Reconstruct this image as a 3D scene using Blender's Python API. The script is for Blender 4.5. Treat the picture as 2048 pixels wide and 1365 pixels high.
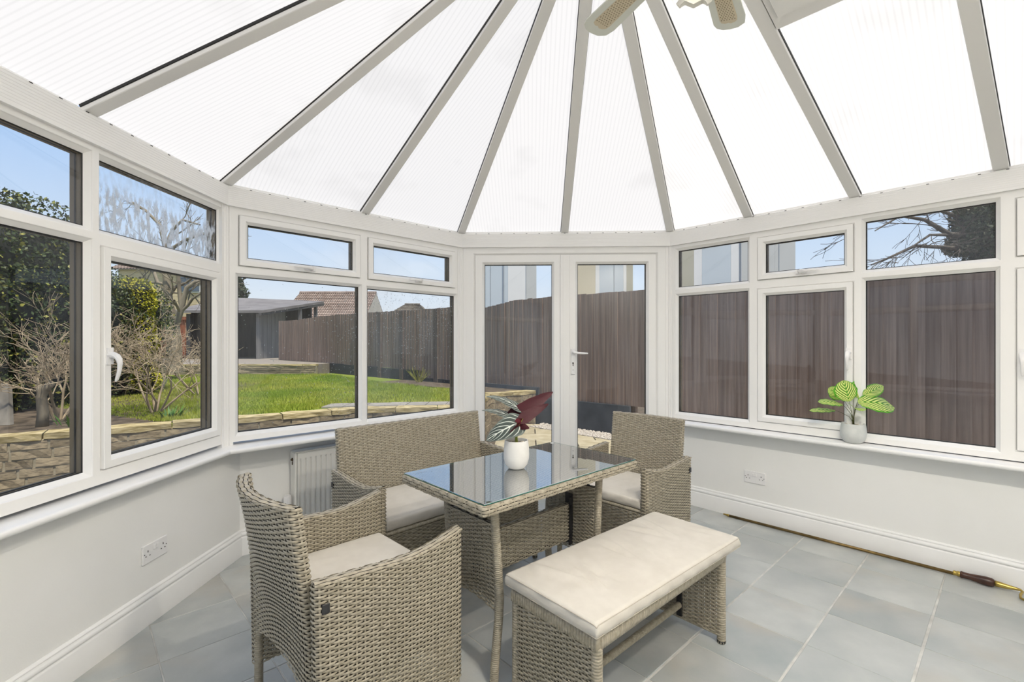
import bpy, bmesh, math, random
import numpy as np
from mathutils import Vector, Matrix
random.seed(7); rng = np.random.default_rng(7)
PI = math.pi
SC = bpy.context.scene
for o in list(bpy.data.objects): bpy.data.objects.remove(o)
COL = SC.collection

# ------------------------------------------------------------------ camera, sky, sun, exposure
YAW = math.radians(2.05); EYE = 1.30
CA, SA = math.cos(YAW), math.sin(YAW)
cam_d = bpy.data.cameras.new('camera'); cam = bpy.data.objects.new('camera', cam_d); COL.objects.link(cam)
cam.location = (0, 0, EYE); cam.rotation_euler = (PI/2, 0, YAW)
cam_d.sensor_width = 36; cam_d.sensor_fit = 'HORIZONTAL'; cam_d.lens = 36*938/2048
cam_d.shift_y = 4.5/2048; cam_d.clip_start = .02; cam_d.clip_end = 400
SC.camera = cam
SC.view_settings.view_transform = 'Standard'; SC.view_settings.look = 'None'
SC.view_settings.exposure = 0.55; SC.view_settings.gamma = 1.0; SC.view_settings.use_curve_mapping = False
world = bpy.data.worlds.new('sky'); SC.world = world; world.use_nodes = True
nt = world.node_tree; nt.nodes.clear()
w_out = nt.nodes.new('ShaderNodeOutputWorld'); w_bg = nt.nodes.new('ShaderNodeBackground')
w_tc = nt.nodes.new('ShaderNodeTexCoord'); w_sep = nt.nodes.new('ShaderNodeSeparateXYZ')
w_r = nt.nodes.new('ShaderNodeValToRGB'); w_n = nt.nodes.new('ShaderNodeTexNoise')
w_map = nt.nodes.new('ShaderNodeMapping'); w_map.inputs['Scale'].default_value = (1, 1, 3)
w_cr = nt.nodes.new('ShaderNodeValToRGB'); w_mix = nt.nodes.new('ShaderNodeMixRGB')
e = w_r.color_ramp.elements
e[0].position = 0.0; e[0].color = (.93, .94, .95, 1)
e[1].position = .7; e[1].color = (.34, .53, .93, 1)
x = w_r.color_ramp.elements.new(.13); x.color = (.70, .82, .98, 1)
x = w_r.color_ramp.elements.new(.32); x.color = (.44, .64, .97, 1)
w_n.inputs['Scale'].default_value = 2.2; w_n.inputs['Detail'].default_value = 6
w_cr.color_ramp.elements[0].position = .52; w_cr.color_ramp.elements[0].color = (0, 0, 0, 1)
w_cr.color_ramp.elements[1].position = .74; w_cr.color_ramp.elements[1].color = (.7, .7, .7, 1)
w_mix.inputs['Color2'].default_value = (.93, .95, .97, 1)
L = nt.links.new
L(w_tc.outputs['Generated'], w_sep.inputs[0]); L(w_sep.outputs['Z'], w_r.inputs[0])
L(w_tc.outputs['Generated'], w_map.inputs[0]); L(w_map.outputs[0], w_n.inputs['Vector'])
L(w_n.outputs['Fac'], w_cr.inputs[0]); L(w_cr.outputs[0], w_mix.inputs['Fac']); L(w_r.outputs[0], w_mix.inputs['Color1'])
L(w_mix.outputs[0], w_bg.inputs['Color']); L(w_bg.outputs[0], w_out.inputs['Surface'])
w_bg.inputs['Strength'].default_value = SKY_STRENGTH = 0.68
sun_d = bpy.data.lights.new('sun', 'SUN'); sun_d.energy = 4.3; sun_d.color = (1, .90, .76); sun_d.angle = math.radians(4)
sun = bpy.data.objects.new('sun', sun_d); COL.objects.link(sun)
# the sun stands behind the house, over the ridge
sv = Vector((.27, -.27, 1.0)).normalized()
sun.rotation_euler = sv.to_track_quat('Z', 'Y').to_euler(); sun.location = (3, -3, 8)

FAN_W = 0.0; FILL_W = 50.0
def cw(r, d, z=0.0):            # metres right of / in front of the eye -> world
    return Vector((r*CA - d*SA, r*SA + d*CA, z))

# ------------------------------------------------------------------ materials
MATS = {}
def mat(name, col=(.8, .8, .8), rough=.5, spec=.5, metal=0.0):
    m = bpy.data.materials.new(name); m.use_nodes = True
    b = m.node_tree.nodes['Principled BSDF']
    b.inputs['Base Color'].default_value = (*col, 1); b.inputs['Roughness'].default_value = rough
    b.inputs['Specular IOR Level'].default_value = spec; b.inputs['Metallic'].default_value = metal
    MATS[name] = m; return m
def nodes(m): return m.node_tree.nodes, m.node_tree.links.new, m.node_tree.nodes['Principled BSDF']
def noise_mat(name, c1, c2, scale=8, rough=.6, detail=5, bump=0.0, stretch=(1, 1, 1), spec=.4, c3=None, rnd=0.0, lo=.35, hi=.65, bscale=None, coord='Object'):
    m = mat(name, c1, rough, spec); N, Lk, B = nodes(m)
    tc = N.new('ShaderNodeTexCoord'); mp = N.new('ShaderNodeMapping'); mp.inputs['Scale'].default_value = stretch
    n = N.new('ShaderNodeTexNoise'); n.inputs['Scale'].default_value = scale; n.inputs['Detail'].default_value = detail
    r = N.new('ShaderNodeValToRGB'); r.color_ramp.elements[0].position = lo; r.color_ramp.elements[1].position = hi
    r.color_ramp.elements[0].color = (*c1, 1); r.color_ramp.elements[1].color = (*c2, 1)
    if c3:
        q = r.color_ramp.elements.new((lo+hi)/2); q.color = (*c3, 1)
    Lk(tc.outputs[coord], mp.inputs[0]); src = mp.outputs[0]
    if rnd:
        oi = N.new('ShaderNodeObjectInfo'); va = N.new('ShaderNodeVectorMath'); va.operation = 'MULTIPLY_ADD'
        Lk(oi.outputs['Random'], va.inputs[0]); va.inputs[1].default_value = (37, 91, 53); Lk(src, va.inputs[2]); src = va.outputs[0]
    Lk(src, n.inputs['Vector']); Lk(n.outputs['Fac'], r.inputs[0]); colout = r.outputs[0]
    if rnd:
        hs = N.new('ShaderNodeHueSaturation'); mr = N.new('ShaderNodeMapRange')
        mr.inputs['To Min'].default_value = 1-rnd; mr.inputs['To Max'].default_value = 1+rnd
        Lk(oi.outputs['Random'], mr.inputs['Value']); Lk(mr.outputs[0], hs.inputs['Value']); Lk(colout, hs.inputs['Color']); colout = hs.outputs[0]
    Lk(colout, B.inputs['Base Color'])
    if bump:
        bp = N.new('ShaderNodeBump'); bp.inputs['Strength'].default_value = bump; bp.inputs['Distance'].default_value = .01
        if bscale:
            n2 = N.new('ShaderNodeTexNoise'); n2.inputs['Scale'].default_value = bscale; n2.inputs['Detail'].default_value = 6
            Lk(src, n2.inputs['Vector']); Lk(n2.outputs['Fac'], bp.inputs['Height'])
        else: Lk(n.outputs['Fac'], bp.inputs['Height'])
        Lk(bp.outputs[0], B.inputs['Normal'])
    return m

UPVC = mat('white_upvc', (.90, .89, .865), .28)
ALU = mat('rafter_upvc', (.80, .79, .765), .35)
SEAM = mat('black_gasket', (.006, .006, .006), .5)
GAP = mat('shadow_gap_rubber', (.12, .115, .10), .7)
BROWN = mat('brown_outer_frame', (.17, .13, .075), .5)
PAINT = noise_mat('white_wall_paint', (.86, .855, .825), (.89, .885, .86), 2.5, .6, 4, .03, bscale=160, spec=.3)
GLOSSW = noise_mat('white_gloss_paint', (.88, .875, .855), (.91, .905, .89), 5, .3, 4, .0)
RADW = mat('radiator_enamel', (.82, .81, .765), .32)
PLAST = mat('white_plastic', (.85, .84, .83), .3)
DARKH = mat('dark_hole', (.02, .018, .015), .7)
BRONZE = mat('aged_bronze', (.10, .07, .035), .35, .6, .8)
# room glass: clear with real reflections on both faces
def glass_mat(name, ior=1.5, tint=(.97, .985, .98), haze=None):
    m = bpy.data.materials.new(name); m.use_nodes = True; N = m.node_tree.nodes; Lk = m.node_tree.links.new; N.clear()
    out = N.new('ShaderNodeOutputMaterial'); tr = N.new('ShaderNodeBsdfTransparent'); gl = N.new('ShaderNodeBsdfGlossy')
    fr = N.new('ShaderNodeFresnel'); fr.inputs['IOR'].default_value = ior; mx = N.new('ShaderNodeMixShader')
    tr.inputs['Color'].default_value = (*tint, 1); gl.inputs['Roughness'].default_value = 0.0
    geo = N.new('ShaderNodeNewGeometry'); inv = N.new('ShaderNodeMath'); inv.operation = 'SUBTRACT'; inv.inputs[0].default_value = 1
    Lk(geo.outputs['Backfacing'], inv.inputs[1]); mu = N.new('ShaderNodeMath'); mu.operation = 'MULTIPLY'
    if name == 'table_glass':
        mz = N.new('ShaderNodeMath'); mz.operation = 'MAXIMUM'; mz.inputs[1].default_value = .74; Lk(fr.outputs[0], mz.inputs[0]); fr = mz
    Lk(fr.outputs[0], mu.inputs[0]); Lk(inv.outputs[0], mu.inputs[1]); Lk(mu.outputs[0], mx.inputs[0])
    Lk(tr.outputs[0], mx.inputs[1]); Lk(gl.outputs[0], mx.inputs[2]); last = mx.outputs[0]
    if haze:
        df = N.new('ShaderNodeBsdfDiffuse'); df.inputs['Color'].default_value = (.85, .88, .9, 1); tl = N.new('ShaderNodeBsdfTranslucent'); tl.inputs['Color'].default_value = (.85, .88, .92, 1)
        ad = N.new('ShaderNodeMixShader'); ad.inputs[0].default_value = .6; Lk(df.outputs[0], ad.inputs[1]); Lk(tl.outputs[0], ad.inputs[2])
        tc = N.new('ShaderNodeTexCoord'); n = N.new('ShaderNodeTexNoise'); n.inputs['Scale'].default_value = haze[0]; n.inputs['Detail'].default_value = 8
        mp = N.new('ShaderNodeMapping'); mp.inputs['Scale'].default_value = haze[2]
        Lk(tc.outputs['Object'], mp.inputs[0]); Lk(mp.outputs[0], n.inputs['Vector'])
        r = N.new('ShaderNodeMapRange'); r.inputs['From Min'].default_value = .45; r.inputs['From Max'].default_value = .75 if len(haze) == 3 else .60; r.inputs['To Max'].default_value = haze[1]
        Lk(n.outputs['Fac'], r.inputs['Value']); fac = r.outputs[0]
        if len(haze) > 3:       # condensation lying in the lower part of the unit
            sp = N.new('ShaderNodeSeparateXYZ'); Lk(tc.outputs['Object'], sp.inputs[0])
            n2 = N.new('ShaderNodeTexNoise'); n2.inputs['Scale'].default_value = 7; Lk(tc.outputs['Object'], n2.inputs['Vector'])
            m2 = N.new('ShaderNodeMath'); m2.operation = 'MULTIPLY_ADD'; m2.inputs[1].default_value = .12; Lk(n2.outputs['Fac'], m2.inputs[0]); Lk(sp.outputs['Z'], m2.inputs[2])
            r3 = N.new('ShaderNodeMapRange'); r3.inputs['From Min'].default_value = haze[3]; r3.inputs['From Max'].default_value = haze[3]+.07
            r3.inputs['To Min'].default_value = 1; r3.inputs['To Max'].default_value = .12
            Lk(m2.outputs[0], r3.inputs['Value']); m4 = N.new('ShaderNodeMath'); m4.operation = 'MULTIPLY'; Lk(fac, m4.inputs[0]); Lk(r3.outputs[0], m4.inputs[1]); fac = m4.outputs[0]
        m3 = N.new('ShaderNodeMixShader'); Lk(fac, m3.inputs[0]); Lk(last, m3.inputs[1]); Lk(ad.outputs[0], m3.inputs[2]); last = m3.outputs[0]
    Lk(last, out.inputs['Surface']); MATS[name] = m; return m
GLASS = glass_mat('window_glass', 1.5, (.97, .98, .98), (1.6, .07, (1, 1, .5)))
GLASS_WET = glass_mat('window_glass_with_condensation', 1.5, (.97, .98, .98), (60, 1.0, (1, 1, .35), 1.985))
TGLASS = glass_mat('table_glass', 4.6, (.90, .95, .94))
GEDGE = mat('green_glass_edge', (.03, .16, .13), .15)
# opal polycarbonate
def poly_mat():
    m = bpy.data.materials.new('opal_polycarbonate'); m.use_nodes = True; N = m.node_tree.nodes; Lk = m.node_tree.links.new; N.clear()
    out = N.new('ShaderNodeOutputMaterial'); tl = N.new('ShaderNodeBsdfTranslucent'); df = N.new('ShaderNodeBsdfDiffuse'); mx = N.new('ShaderNodeMixShader'); mx.inputs[0].default_value = .16
    uv = N.new('ShaderNodeUVMap'); wv = N.new('ShaderNodeTexWave'); wv.inputs['Scale'].default_value = 13; wv.bands_direction = 'X'; wv.inputs['Distortion'].default_value = .0
    Lk(uv.outputs[0], wv.inputs['Vector']); r = N.new('ShaderNodeValToRGB')
    r.color_ramp.elements[0].color = (.535, .525, .502, 1); r.color_ramp.elements[0].position = 0; r.color_ramp.elements[1].color = (.585, .573, .548, 1); r.color_ramp.elements[1].position = .35
    n = N.new('ShaderNodeTexNoise'); n.inputs['Scale'].default_value = 2.3; n.inputs['Detail'].default_value = 3
    tc = N.new('ShaderNodeTexCoord'); Lk(tc.outputs['Object'], n.inputs['Vector'])
    r2 = N.new('ShaderNodeValToRGB'); r2.color_ramp.elements[0].position = .30; r2.color_ramp.elements[0].color = (.86, .86, .86, 1); r2.color_ramp.elements[1].position = .42; r2.color_ramp.elements[1].color = (1, 1, 1, 1)
    mm = N.new('ShaderNodeMixRGB'); mm.blend_type = 'MULTIPLY'; mm.inputs[0].default_value = .5
    Lk(n.outputs['Fac'], r2.inputs[0]); Lk(wv.outputs['Fac'], r.inputs[0]); Lk(r.outputs[0], mm.inputs[1]); Lk(r2.outputs[0], mm.inputs[2])
    Lk(mm.outputs[0], tl.inputs[0]); df.inputs[0].default_value = (.8, .8, .78, 1)
    Lk(tl.outputs[0], mx.inputs[1]); Lk(df.outputs[0], mx.inputs[2]); Lk(mx.outputs[0], out.inputs['Surface']); return m
OPAL = poly_mat()
CLEAR = glass_mat('clear_top_skin', 1.3, (.98, .98, .98))

# ------------------------------------------------------------------ mesh helpers
def me_obj(name, V, F, mats, parent=None, mi=None, smooth=False, uv=None):
    me = bpy.data.meshes.new(name)
    V = [tuple(v) for v in V] if not isinstance(V, np.ndarray) else V.tolist()
    if isinstance(F, np.ndarray): F = F.tolist()
    me.from_pydata(V, [], F)
    if not isinstance(mats, (list, tuple)): mats = [mats]
    for m in mats: me.materials.append(m)
    if mi is not None: me.polygons.foreach_set('material_index', np.asarray(mi, dtype=np.int32))
    if smooth: me.polygons.foreach_set('use_smooth', np.ones(len(me.polygons), dtype=bool))
    if uv is not None:
        l = me.uv_layers.new(name='UVMap'); li = np.zeros(len(me.loops), dtype=np.int32); me.loops.foreach_get('vertex_index', li)
        l.data.foreach_set('uv', np.asarray(uv, dtype=np.float32)[li].ravel())
    me.update(); o = bpy.data.objects.new(name, me); COL.objects.link(o)
    if parent is not None: o.parent = parent
    return o
class MB:
    def __init__(s): s.V = []; s.F = []; s.M = []; s.m = 0
    def add(s, V, F, m=None):
        b = len(s.V); s.V += [tuple(v) for v in V]; s.F += [tuple(i+b for i in f) for f in F]; s.M += [s.m if m is None else m]*len(F)
    def box(s, lo, hi, T=None, m=None):
        V = [Vector((x, y, z)) for z in (lo[2], hi[2]) for y in (lo[1], hi[1]) for x in (lo[0], hi[0])]
        if T is not None: V = [T @ v for v in V]
        s.add(V, [(0, 2, 3, 1), (4, 5, 7, 6), (0, 1, 5, 4), (2, 6, 7, 3), (0, 4, 6, 2), (1, 3, 7, 5)], m)
    def bbox(s, lo, hi, b=.003, T=None, m=None):      # box with chamfered long edges (octagonal section in xy) and chamfered top/bottom
        x0, y0, z0 = lo; x1, y1, z1 = hi
        def ring(i, z): return [(x0+b+i, y0+i, z), (x1-b-i, y0+i, z), (x1-i, y0+b+i, z), (x1-i, y1-b-i, z), (x1-b-i, y1-i, z), (x0+b+i, y1-i, z), (x0+i, y1-b-i, z), (x0+i, y0+b+i, z)]
        V = ring(b, z0)+ring(0, z0+b)+ring(0, z1-b)+ring(b, z1); V = [Vector(v) for v in V]
        if T is not None: V = [T @ v for v in V]
        F = [tuple(range(7, -1, -1)), tuple(range(24, 32))]
        for k in range(3):
            for i in range(8): F.append((k*8+i, k*8+(i+1) % 8, k*8+8+(i+1) % 8, k*8+8+i))
        s.add(V, F, m)
    def tube(s, pts, rad, n=8, m=None, caps=True, rz=None, up=None):
        pts = [Vector(p) for p in pts]; k = len(pts)
        if not hasattr(rad, '__len__'): rad = [rad]*k
        V = []; prev = None
        for i, p in enumerate(pts):
            t = (pts[min(i+1, k-1)]-pts[max(i-1, 0)]).normalized()
            if prev is None:
                a = Vector((0, 0, 1)) if abs(t.z) < .9 else Vector((0, 1, 0))
                if up is not None: a = Vector(up)
                u = t.cross(a).normalized()
            else: u = (prev - t*prev.dot(t)).normalized()
            prev = u; w = t.cross(u)
            for j in range(n):
                q = 2*PI*j/n; V.append(p+(u*math.cos(q)*rad[i]+w*math.sin(q)*rad[i]*(rz if rz else 1)))
        F = [(i*n+j, i*n+(j+1) % n, (i+1)*n+(j+1) % n, (i+1)*n+j) for i in range(k-1) for j in range(n)]
        if caps: F += [tuple(range(n-1, -1, -1)), tuple(range((k-1)*n, k*n))]
        s.add(V, F, m)
    def lathe(s, prof, c=(0, 0, 0), n=32, m=None, T=None):
        V = [Vector((c[0]+r*math.cos(2*PI*j/n), c[1]+r*math.sin(2*PI*j/n), c[2]+z)) for r, z in prof for j in range(n)]
        if T is not None: V = [T @ v for v in V]
        F = [(i*n+j, i*n+(j+1) % n, (i+1)*n+(j+1) % n, (i+1)*n+j) for i in range(len(prof)-1) for j in range(n)]
        s.add(V, F, m)
    def prism(s, poly, z0, z1, m=None, T=None):
        n = len(poly); V = [Vector((p[0], p[1], z)) for z in (z0, z1) for p in poly]
        if T is not None: V = [T @ v for v in V]
        s.add(V, [tuple(range(n-1, -1, -1)), tuple(range(n, 2*n))]+[(i, (i+1) % n, n+(i+1) % n, n+i) for i in range(n)], m)
    def build(s, name, mats, parent=None, smooth=False, uv=None):
        return me_obj(name, s.V, s.F, mats, parent, s.M if isinstance(mats, (list, tuple)) else None, smooth, uv)
def bevel(o, w=.004, seg=2, ang=35):
    bm = bmesh.new(); bm.from_mesh(o.data); bmesh.ops.recalc_face_normals(bm, faces=bm.faces)
    ed = [e for e in bm.edges if len(e.link_faces) == 2 and e.calc_face_angle(0) > math.radians(ang)]
    bmesh.ops.bevel(bm, geom=ed, offset=w, segments=seg, profile=.6, affect='EDGES', clamp_overlap=True)
    bm.to_mesh(o.data); bm.free(); return o
def autosmooth(o, ang=40):
    me = o.data; me.polygons.foreach_set('use_smooth', np.ones(len(me.polygons), dtype=bool))
    bm = bmesh.new(); bm.from_mesh(me)
    for e in bm.edges:
        if len(e.link_faces) == 2 and e.calc_face_angle(0) > math.radians(ang): e.smooth = False
    bm.to_mesh(me); bm.free(); return o
def empty(name, loc=(0, 0, 0), rz=0.0, parent=None):
    o = bpy.data.objects.new(name, None); COL.objects.link(o); o.location = loc; o.rotation_euler = (0, 0, rz); o.empty_display_size = .1
    if parent is not None: o.parent = parent
    return o
def tag(o, label=None, cat=None, group=None, kind=None):
    if label: o['label'] = label
    if cat: o['category'] = cat
    if group: o['group'] = group
    if kind: o['kind'] = kind
    return o
def frameT(o, X, Y, Z=(0, 0, 1)):
    X, Y, Z = Vector(X), Vector(Y), Vector(Z); M = Matrix.Identity(4)
    for i in range(3): M[i][0] = X[i]; M[i][1] = Y[i]; M[i][2] = Z[i]; M[i][3] = o[i]
    return M
# ------------------------------------------------------------------ room plan
C1 = Vector((-1.738, .932)); C2 = Vector((-1.738, 2.652)); C3 = Vector((-.558, 3.895)); C4 = Vector((1.158, 3.893))
q = 1/math.sqrt(2)
C5 = C4+Vector((q, -q))*3.0; C0 = C1+Vector((q, -q))*2.95
CN = [C0, C1, C2, C3, C4, C5]          # segments: 0 left side wall, 1 left facet, 2 front facet, 3 door facet, 4 right wall
def seg(k):
    a, b = CN[k], CN[k+1]; d = (b-a).normalized(); return a, b, d, Vector((-d.y, d.x))
def isect(p, d, q_, e):
    cr = d.x*e.y-d.y*e.x; t = ((q_-p).x*e.y-(q_-p).y*e.x)/cr; return p+d*t
def corner(k, oL, oR):                 # plan corner k with offset oL on the segment before it and oR after it
    if k == 0: a, b, d, n = seg(0); return isect(a+n*oR, d, CN[0], Vector((q, q)))
    if k == 5: a, b, d, n = seg(4); return isect(a+n*oL, d, CN[5], Vector((q, q)))
    a, b, d, n = seg(k-1); a2, b2, d2, n2 = seg(k); return isect(a+n*oL, d, a2+n2*oR, d2)
def sweep(k, prof, nb=None):           # profile [(offset, z)] along segment k, mitred against neighbours; nb(k,o)-> neighbour offset
    nb = nb or (lambda kk, o: o); V = []
    for (o, z) in prof:
        p = corner(k, nb(k-1, o), o); V.append((p.x, p.y, z))
    for (o, z) in prof:
        p = corner(k+1, o, nb(k+1, o)); V.append((p.x, p.y, z))
    n = len(prof); F = [(i, (i+1) % n, n+(i+1) % n, n+i) for i in range(n)]+[tuple(range(n-1, -1, -1)), tuple(range(n, 2*n))]
    return V, F
WALLF = {0: .03, 1: .03, 2: .13, 3: .06, 4: .066}      # face of the dwarf wall
SILLZ = {0: .70, 1: .70, 2: .70, 4: .676}
NOSE = {0: -.065, 1: -.065, 2: -.10, 4: -.075}
FB = {0: .72, 1: .72, 2: .72, 4: .685}                 # underside of window frames
side = {0: 'left_back', 1: 'left', 2: 'front', 4: 'right'}
rt = random.Random(3)
for k in (0, 1, 2, 4):
    f = WALLF[k]; zt = SILLZ[k]-.03
    nb = lambda kk, o, k=k: (o-WALLF[k]+WALLF.get(kk, .06)) if kk != 3 else (-.25 if False else .02)
    V, F = sweep(k, [(f, -.2), (f, zt), (f+.22 if k != 2 else f+.14, zt), (f+.22 if k != 2 else f+.14, -.2)], lambda kk, o, k=k: (o-WALLF[k]+WALLF[kk]) if kk in WALLF and kk != 3 else o)
    tag(me_obj('wall_'+side[k], V, F, PAINT), kind='structure')
    # moulded skirting board
    t = f-.02
    prof = [(f, 0), (t, 0), (t, .108), (t+.002, .112), (t+.006, .114), (t+.007, .117), (t+.002, .121), (t, .126), (t+.001, .133), (t+.005, .138), (t+.009, .140), (t+.010, .144), (t+.007, .147), (t+.008, .151), (t+.014, .155), (f, .156)]
    def nbs(kk, o, k=k): return (o-WALLF[k]+WALLF[kk]) if kk in WALLF and kk != 3 else o
    V, F = sweep(k, prof, nbs); o = me_obj('baseboard_'+side[k], V, F, GLOSSW); autosmooth(o, 50); tag(o, kind='structure')
    # sill board with a rounded nosing
    n0, z1 = NOSE[k], SILLZ[k]
    prof = [(.115, z1-.028), (f if f < .11 else .11, z1-.028), (n0+.008, z1-.028), (n0+.002, z1-.024), (n0, z1-.016), (n0, z1-.009), (n0+.004, z1-.003), (n0+.012, z1), (.115, z1+.006)]
    def nbn(kk, o, k=k):
        if kk not in NOSE: return o
        w = (.115-o)/(.115-NOSE[k]); return .115-w*(.115-NOSE[kk])
    V, F = sweep(k, prof, nbn); o = me_obj('trim_sill_board', V, F, GLOSSW); autosmooth(o, 50); o.name = 'trim_%d' % (1+k); tag(o, kind='structure')
# plaster return either side of the french door, below the sill ends
for kk, ss in ((3, 'a'), (4, 'b')):
    p = CN[kk]
# house wall behind the camera
a = corner(0, 0, .3); b = corner(5, .3, 0)
V = [(a.x, a.y, -.2), (b.x, b.y, -.2), (b.x, b.y, 2.25), ((a.x+b.x)/2, (a.y+b.y)/2, 3.35), (a.x, a.y, 2.25)]
V += [(x+.2*q, y-.2*q, z) for x, y, z in V]
tag(me_obj('wall_back', V, [(0, 1, 2, 3, 4), (9, 8, 7, 6, 5)]+[(i, (i+1) % 5+0, (i+1) % 5+5, i+5) for i in range(5)], PAINT), kind='structure')
# ------------------------------------------------------------------ eaves beams, posts, window frames
for k in range(5):
    g = []
    z0, z1 = 2.10, 2.215; prof = [(.12, z0), (0, z0), (0, z0+.004)]
    nr = 9
    for i in range(nr):                                 # ribbed face of the plastic cladding
        za = z0+.006+(z1-z0-.012)*i/nr; zb = z0+.006+(z1-z0-.012)*(i+1)/nr
        prof += [(0, za), (0, zb-.0022), (.0009, zb-.0016), (.0009, zb-.0006)]
    prof += [(0, z1-.004), (.004, z1), (.036, z1), (.036, z1+.020), (.05, z1+.014), (.12, z1-.02)]
    V, F = sweep(k, prof); o = me_obj('trim_%d' % (10+k), V, F, UPVC); tag(o, kind='structure')
    # small clip slots along the top edge
    a, b, d, n = seg(k); mb = MB(); Ls = (b-a).length; s = .12
    while s < Ls-.06:
        p = a+d*s-n*.0015; T = frameT((p.x, p.y, 2.209), (d.x, d.y, 0), (n.x, n.y, 0)); mb.box((-.006, 0, .001), (.006, .01, .0040), T); s += .105
    if mb.V: o = mb.build('clip_slot', SEAM, o); o['kind'] = 'stuff'
# shallow groove joint at each corner of the beam and coupling posts under it
for k in (1, 2, 3, 4):
    pL = corner(k, .018, .018); a, b, d, n = seg(k-1); a2, b2, d2, n2 = seg(k); Ls = (b-a).length
    def PT(sg, s_, o_): A, B, D, Nn = seg(sg); return A+D*s_+Nn*o_
    L1 = (CN[k]-CN[k-1]).length
    zb = 0.0 if k in (3, 4) else .70
    ring = [PT(k-1, L1-.03, .016), PT(k-1, L1-.012, .016), PT(k-1, L1-.010, .020), PT(k-1, L1-.002, .012), corner(k, .012, .012), PT(k, .002, .012), PT(k, .010, .020), PT(k, .012, .016), PT(k, .03, .016), PT(k, .03, .11), corner(k, .11, .11), PT(k-1, L1-.03, .11)]
    mb = MB(); mb.prism([(p.x, p.y) for p in ring], zb, 2.10)
    tag(mb.build('trim_%d' % (20+k), UPVC), kind='structure')

def ringmesh(P, s0, s1, z0, z1, prof, mb, mats=None):
    """mitred picture-frame ring: prof = [(inset, offset)]; P(s,z,o)->xyz"""
    V = []
    for (w, o) in prof: V += [P(s0+w, z0+w, o), P(s1-w, z0+w, o), P(s1-w, z1-w, o), P(s0+w, z1-w, o)]
    n = len(prof); base = []
    for i in range(n-1):
        F = [(i*4+j, i*4+(j+1) % 4, (i+1)*4+(j+1) % 4, (i+1)*4+j) for j in range(4)]
        base.append(F)
    b = len(mb.V); mb.V += [tuple(v) for v in V]
    for i, F in enumerate(base):
        mb.F += [tuple(x+b for x in f) for f in F]; mb.M += [(mats[i] if mats else 0)]*4
def ringmesh4(P, outer, inner, prof_f, mb, mats):      # ring with a different width on each side; prof_f = [(fraction, offset)]
    V = []
    for (t, o) in prof_f:
        s0 = outer[0]+(inner[0]-outer[0])*t; s1 = outer[1]+(inner[1]-outer[1])*t; z0 = outer[2]+(inner[2]-outer[2])*t; z1 = outer[3]+(inner[3]-outer[3])*t
        V += [P(s0, z0, o), P(s1, z0, o), P(s1, z1, o), P(s0, z1, o)]
    b = len(mb.V); mb.V += [tuple(v) for v in V]
    for i in range(len(prof_f)-1):
        for j in range(4): mb.F.append(tuple(b+x for x in (i*4+j, i*4+(j+1) % 4, (i+1)*4+(j+1) % 4, (i+1)*4+j))); mb.M.append(mats[i])
def grow(r, w): return (r[0]-w, r[1]+w, r[2]-w, r[3]+w)
FM = [UPVC, SEAM, BROWN, GAP]
def pane(P, g, o, parent, mt=GLASS):
    V = [P(s, z, oo) for oo in (o, o+.004) for (s, z) in ((g[0]-.004, g[2]-.004), (g[1]+.004, g[2]-.004), (g[1]+.004, g[3]+.004), (g[0]-.004, g[3]+.004))]
    return me_obj('pane', V, [(0, 1, 2, 3), (7, 6, 5, 4), (0, 4, 5, 1), (1, 5, 6, 2), (2, 6, 7, 3), (3, 7, 4, 0)], mt, parent)
def beyond(P, g, o, mb):      # gasket, sealed-unit spacer and dark outer frame seen through the glass
    ringmesh4(P, g, grow(g, -.004), [(0, o-.004), (1, o-.0005)], mb, [1])
    gi = grow(g, .0015)
    ringmesh4(P, gi, grow(g, -.002), [(0, o+.005), (0, o+.024), (1, o+.026), (1, o+.030), (0, o+.032), (0, o+.052)], mb, [2, 1, 1, 1, 2])
def fixed_cell(P, cell, g, o, mb):
    ringmesh4(P, cell, grow(g, .020), [(0, o), (1, o)], mb, [0])
    ringmesh4(P, grow(g, .020), g, [(0, o), (.12, o+.001), (.2, o+.005), (.85, o+.020), (1, o+.024), (1, o+.028)], mb, [0]*5)
    beyond(P, g, o+.028, mb)
    ringmesh4(P, cell, grow(g, .0015), [(0, o+.08), (1, o+.08)], mb, [2])
    return o+.0285
def sash_cell(P, cell, g, o, fmb, smb, w=.047):
    sh = grow(g, w)
    ringmesh4(P, cell, grow(sh, .008), [(0, o), (1, o)], fmb, [0])
    ringmesh4(P, grow(sh, .008), grow(sh, .001), [(0, o), (1, o+.008), (1, o+.012)], fmb, [0, 0])
    ringmesh4(P, grow(sh, .001), grow(sh, -.002), [(0, o+.009), (1, o+.009)], fmb, [1])
    ringmesh4(P, cell, sh, [(0, o+.08), (1, o+.08)], fmb, [2])
    q_ = o-.012
    ringmesh4(P, sh, grow(g, .018), [(0, o+.010), (0, q_+.002), (.06, q_), (1, q_)], smb, [0, 0, 0])
    ringmesh4(P, grow(g, .018), g, [(0, q_), (.15, q_+.001), (.25, q_+.005), (.85, q_+.018), (1, q_+.022), (1, q_+.026)], smb, [0]*5)
    beyond(P, g, q_+.026, smb)
    ringmesh4(P, sh, grow(g, .0015), [(0, o+.075), (1, o+.075)], smb, [2])
    return q_+.0265
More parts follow.
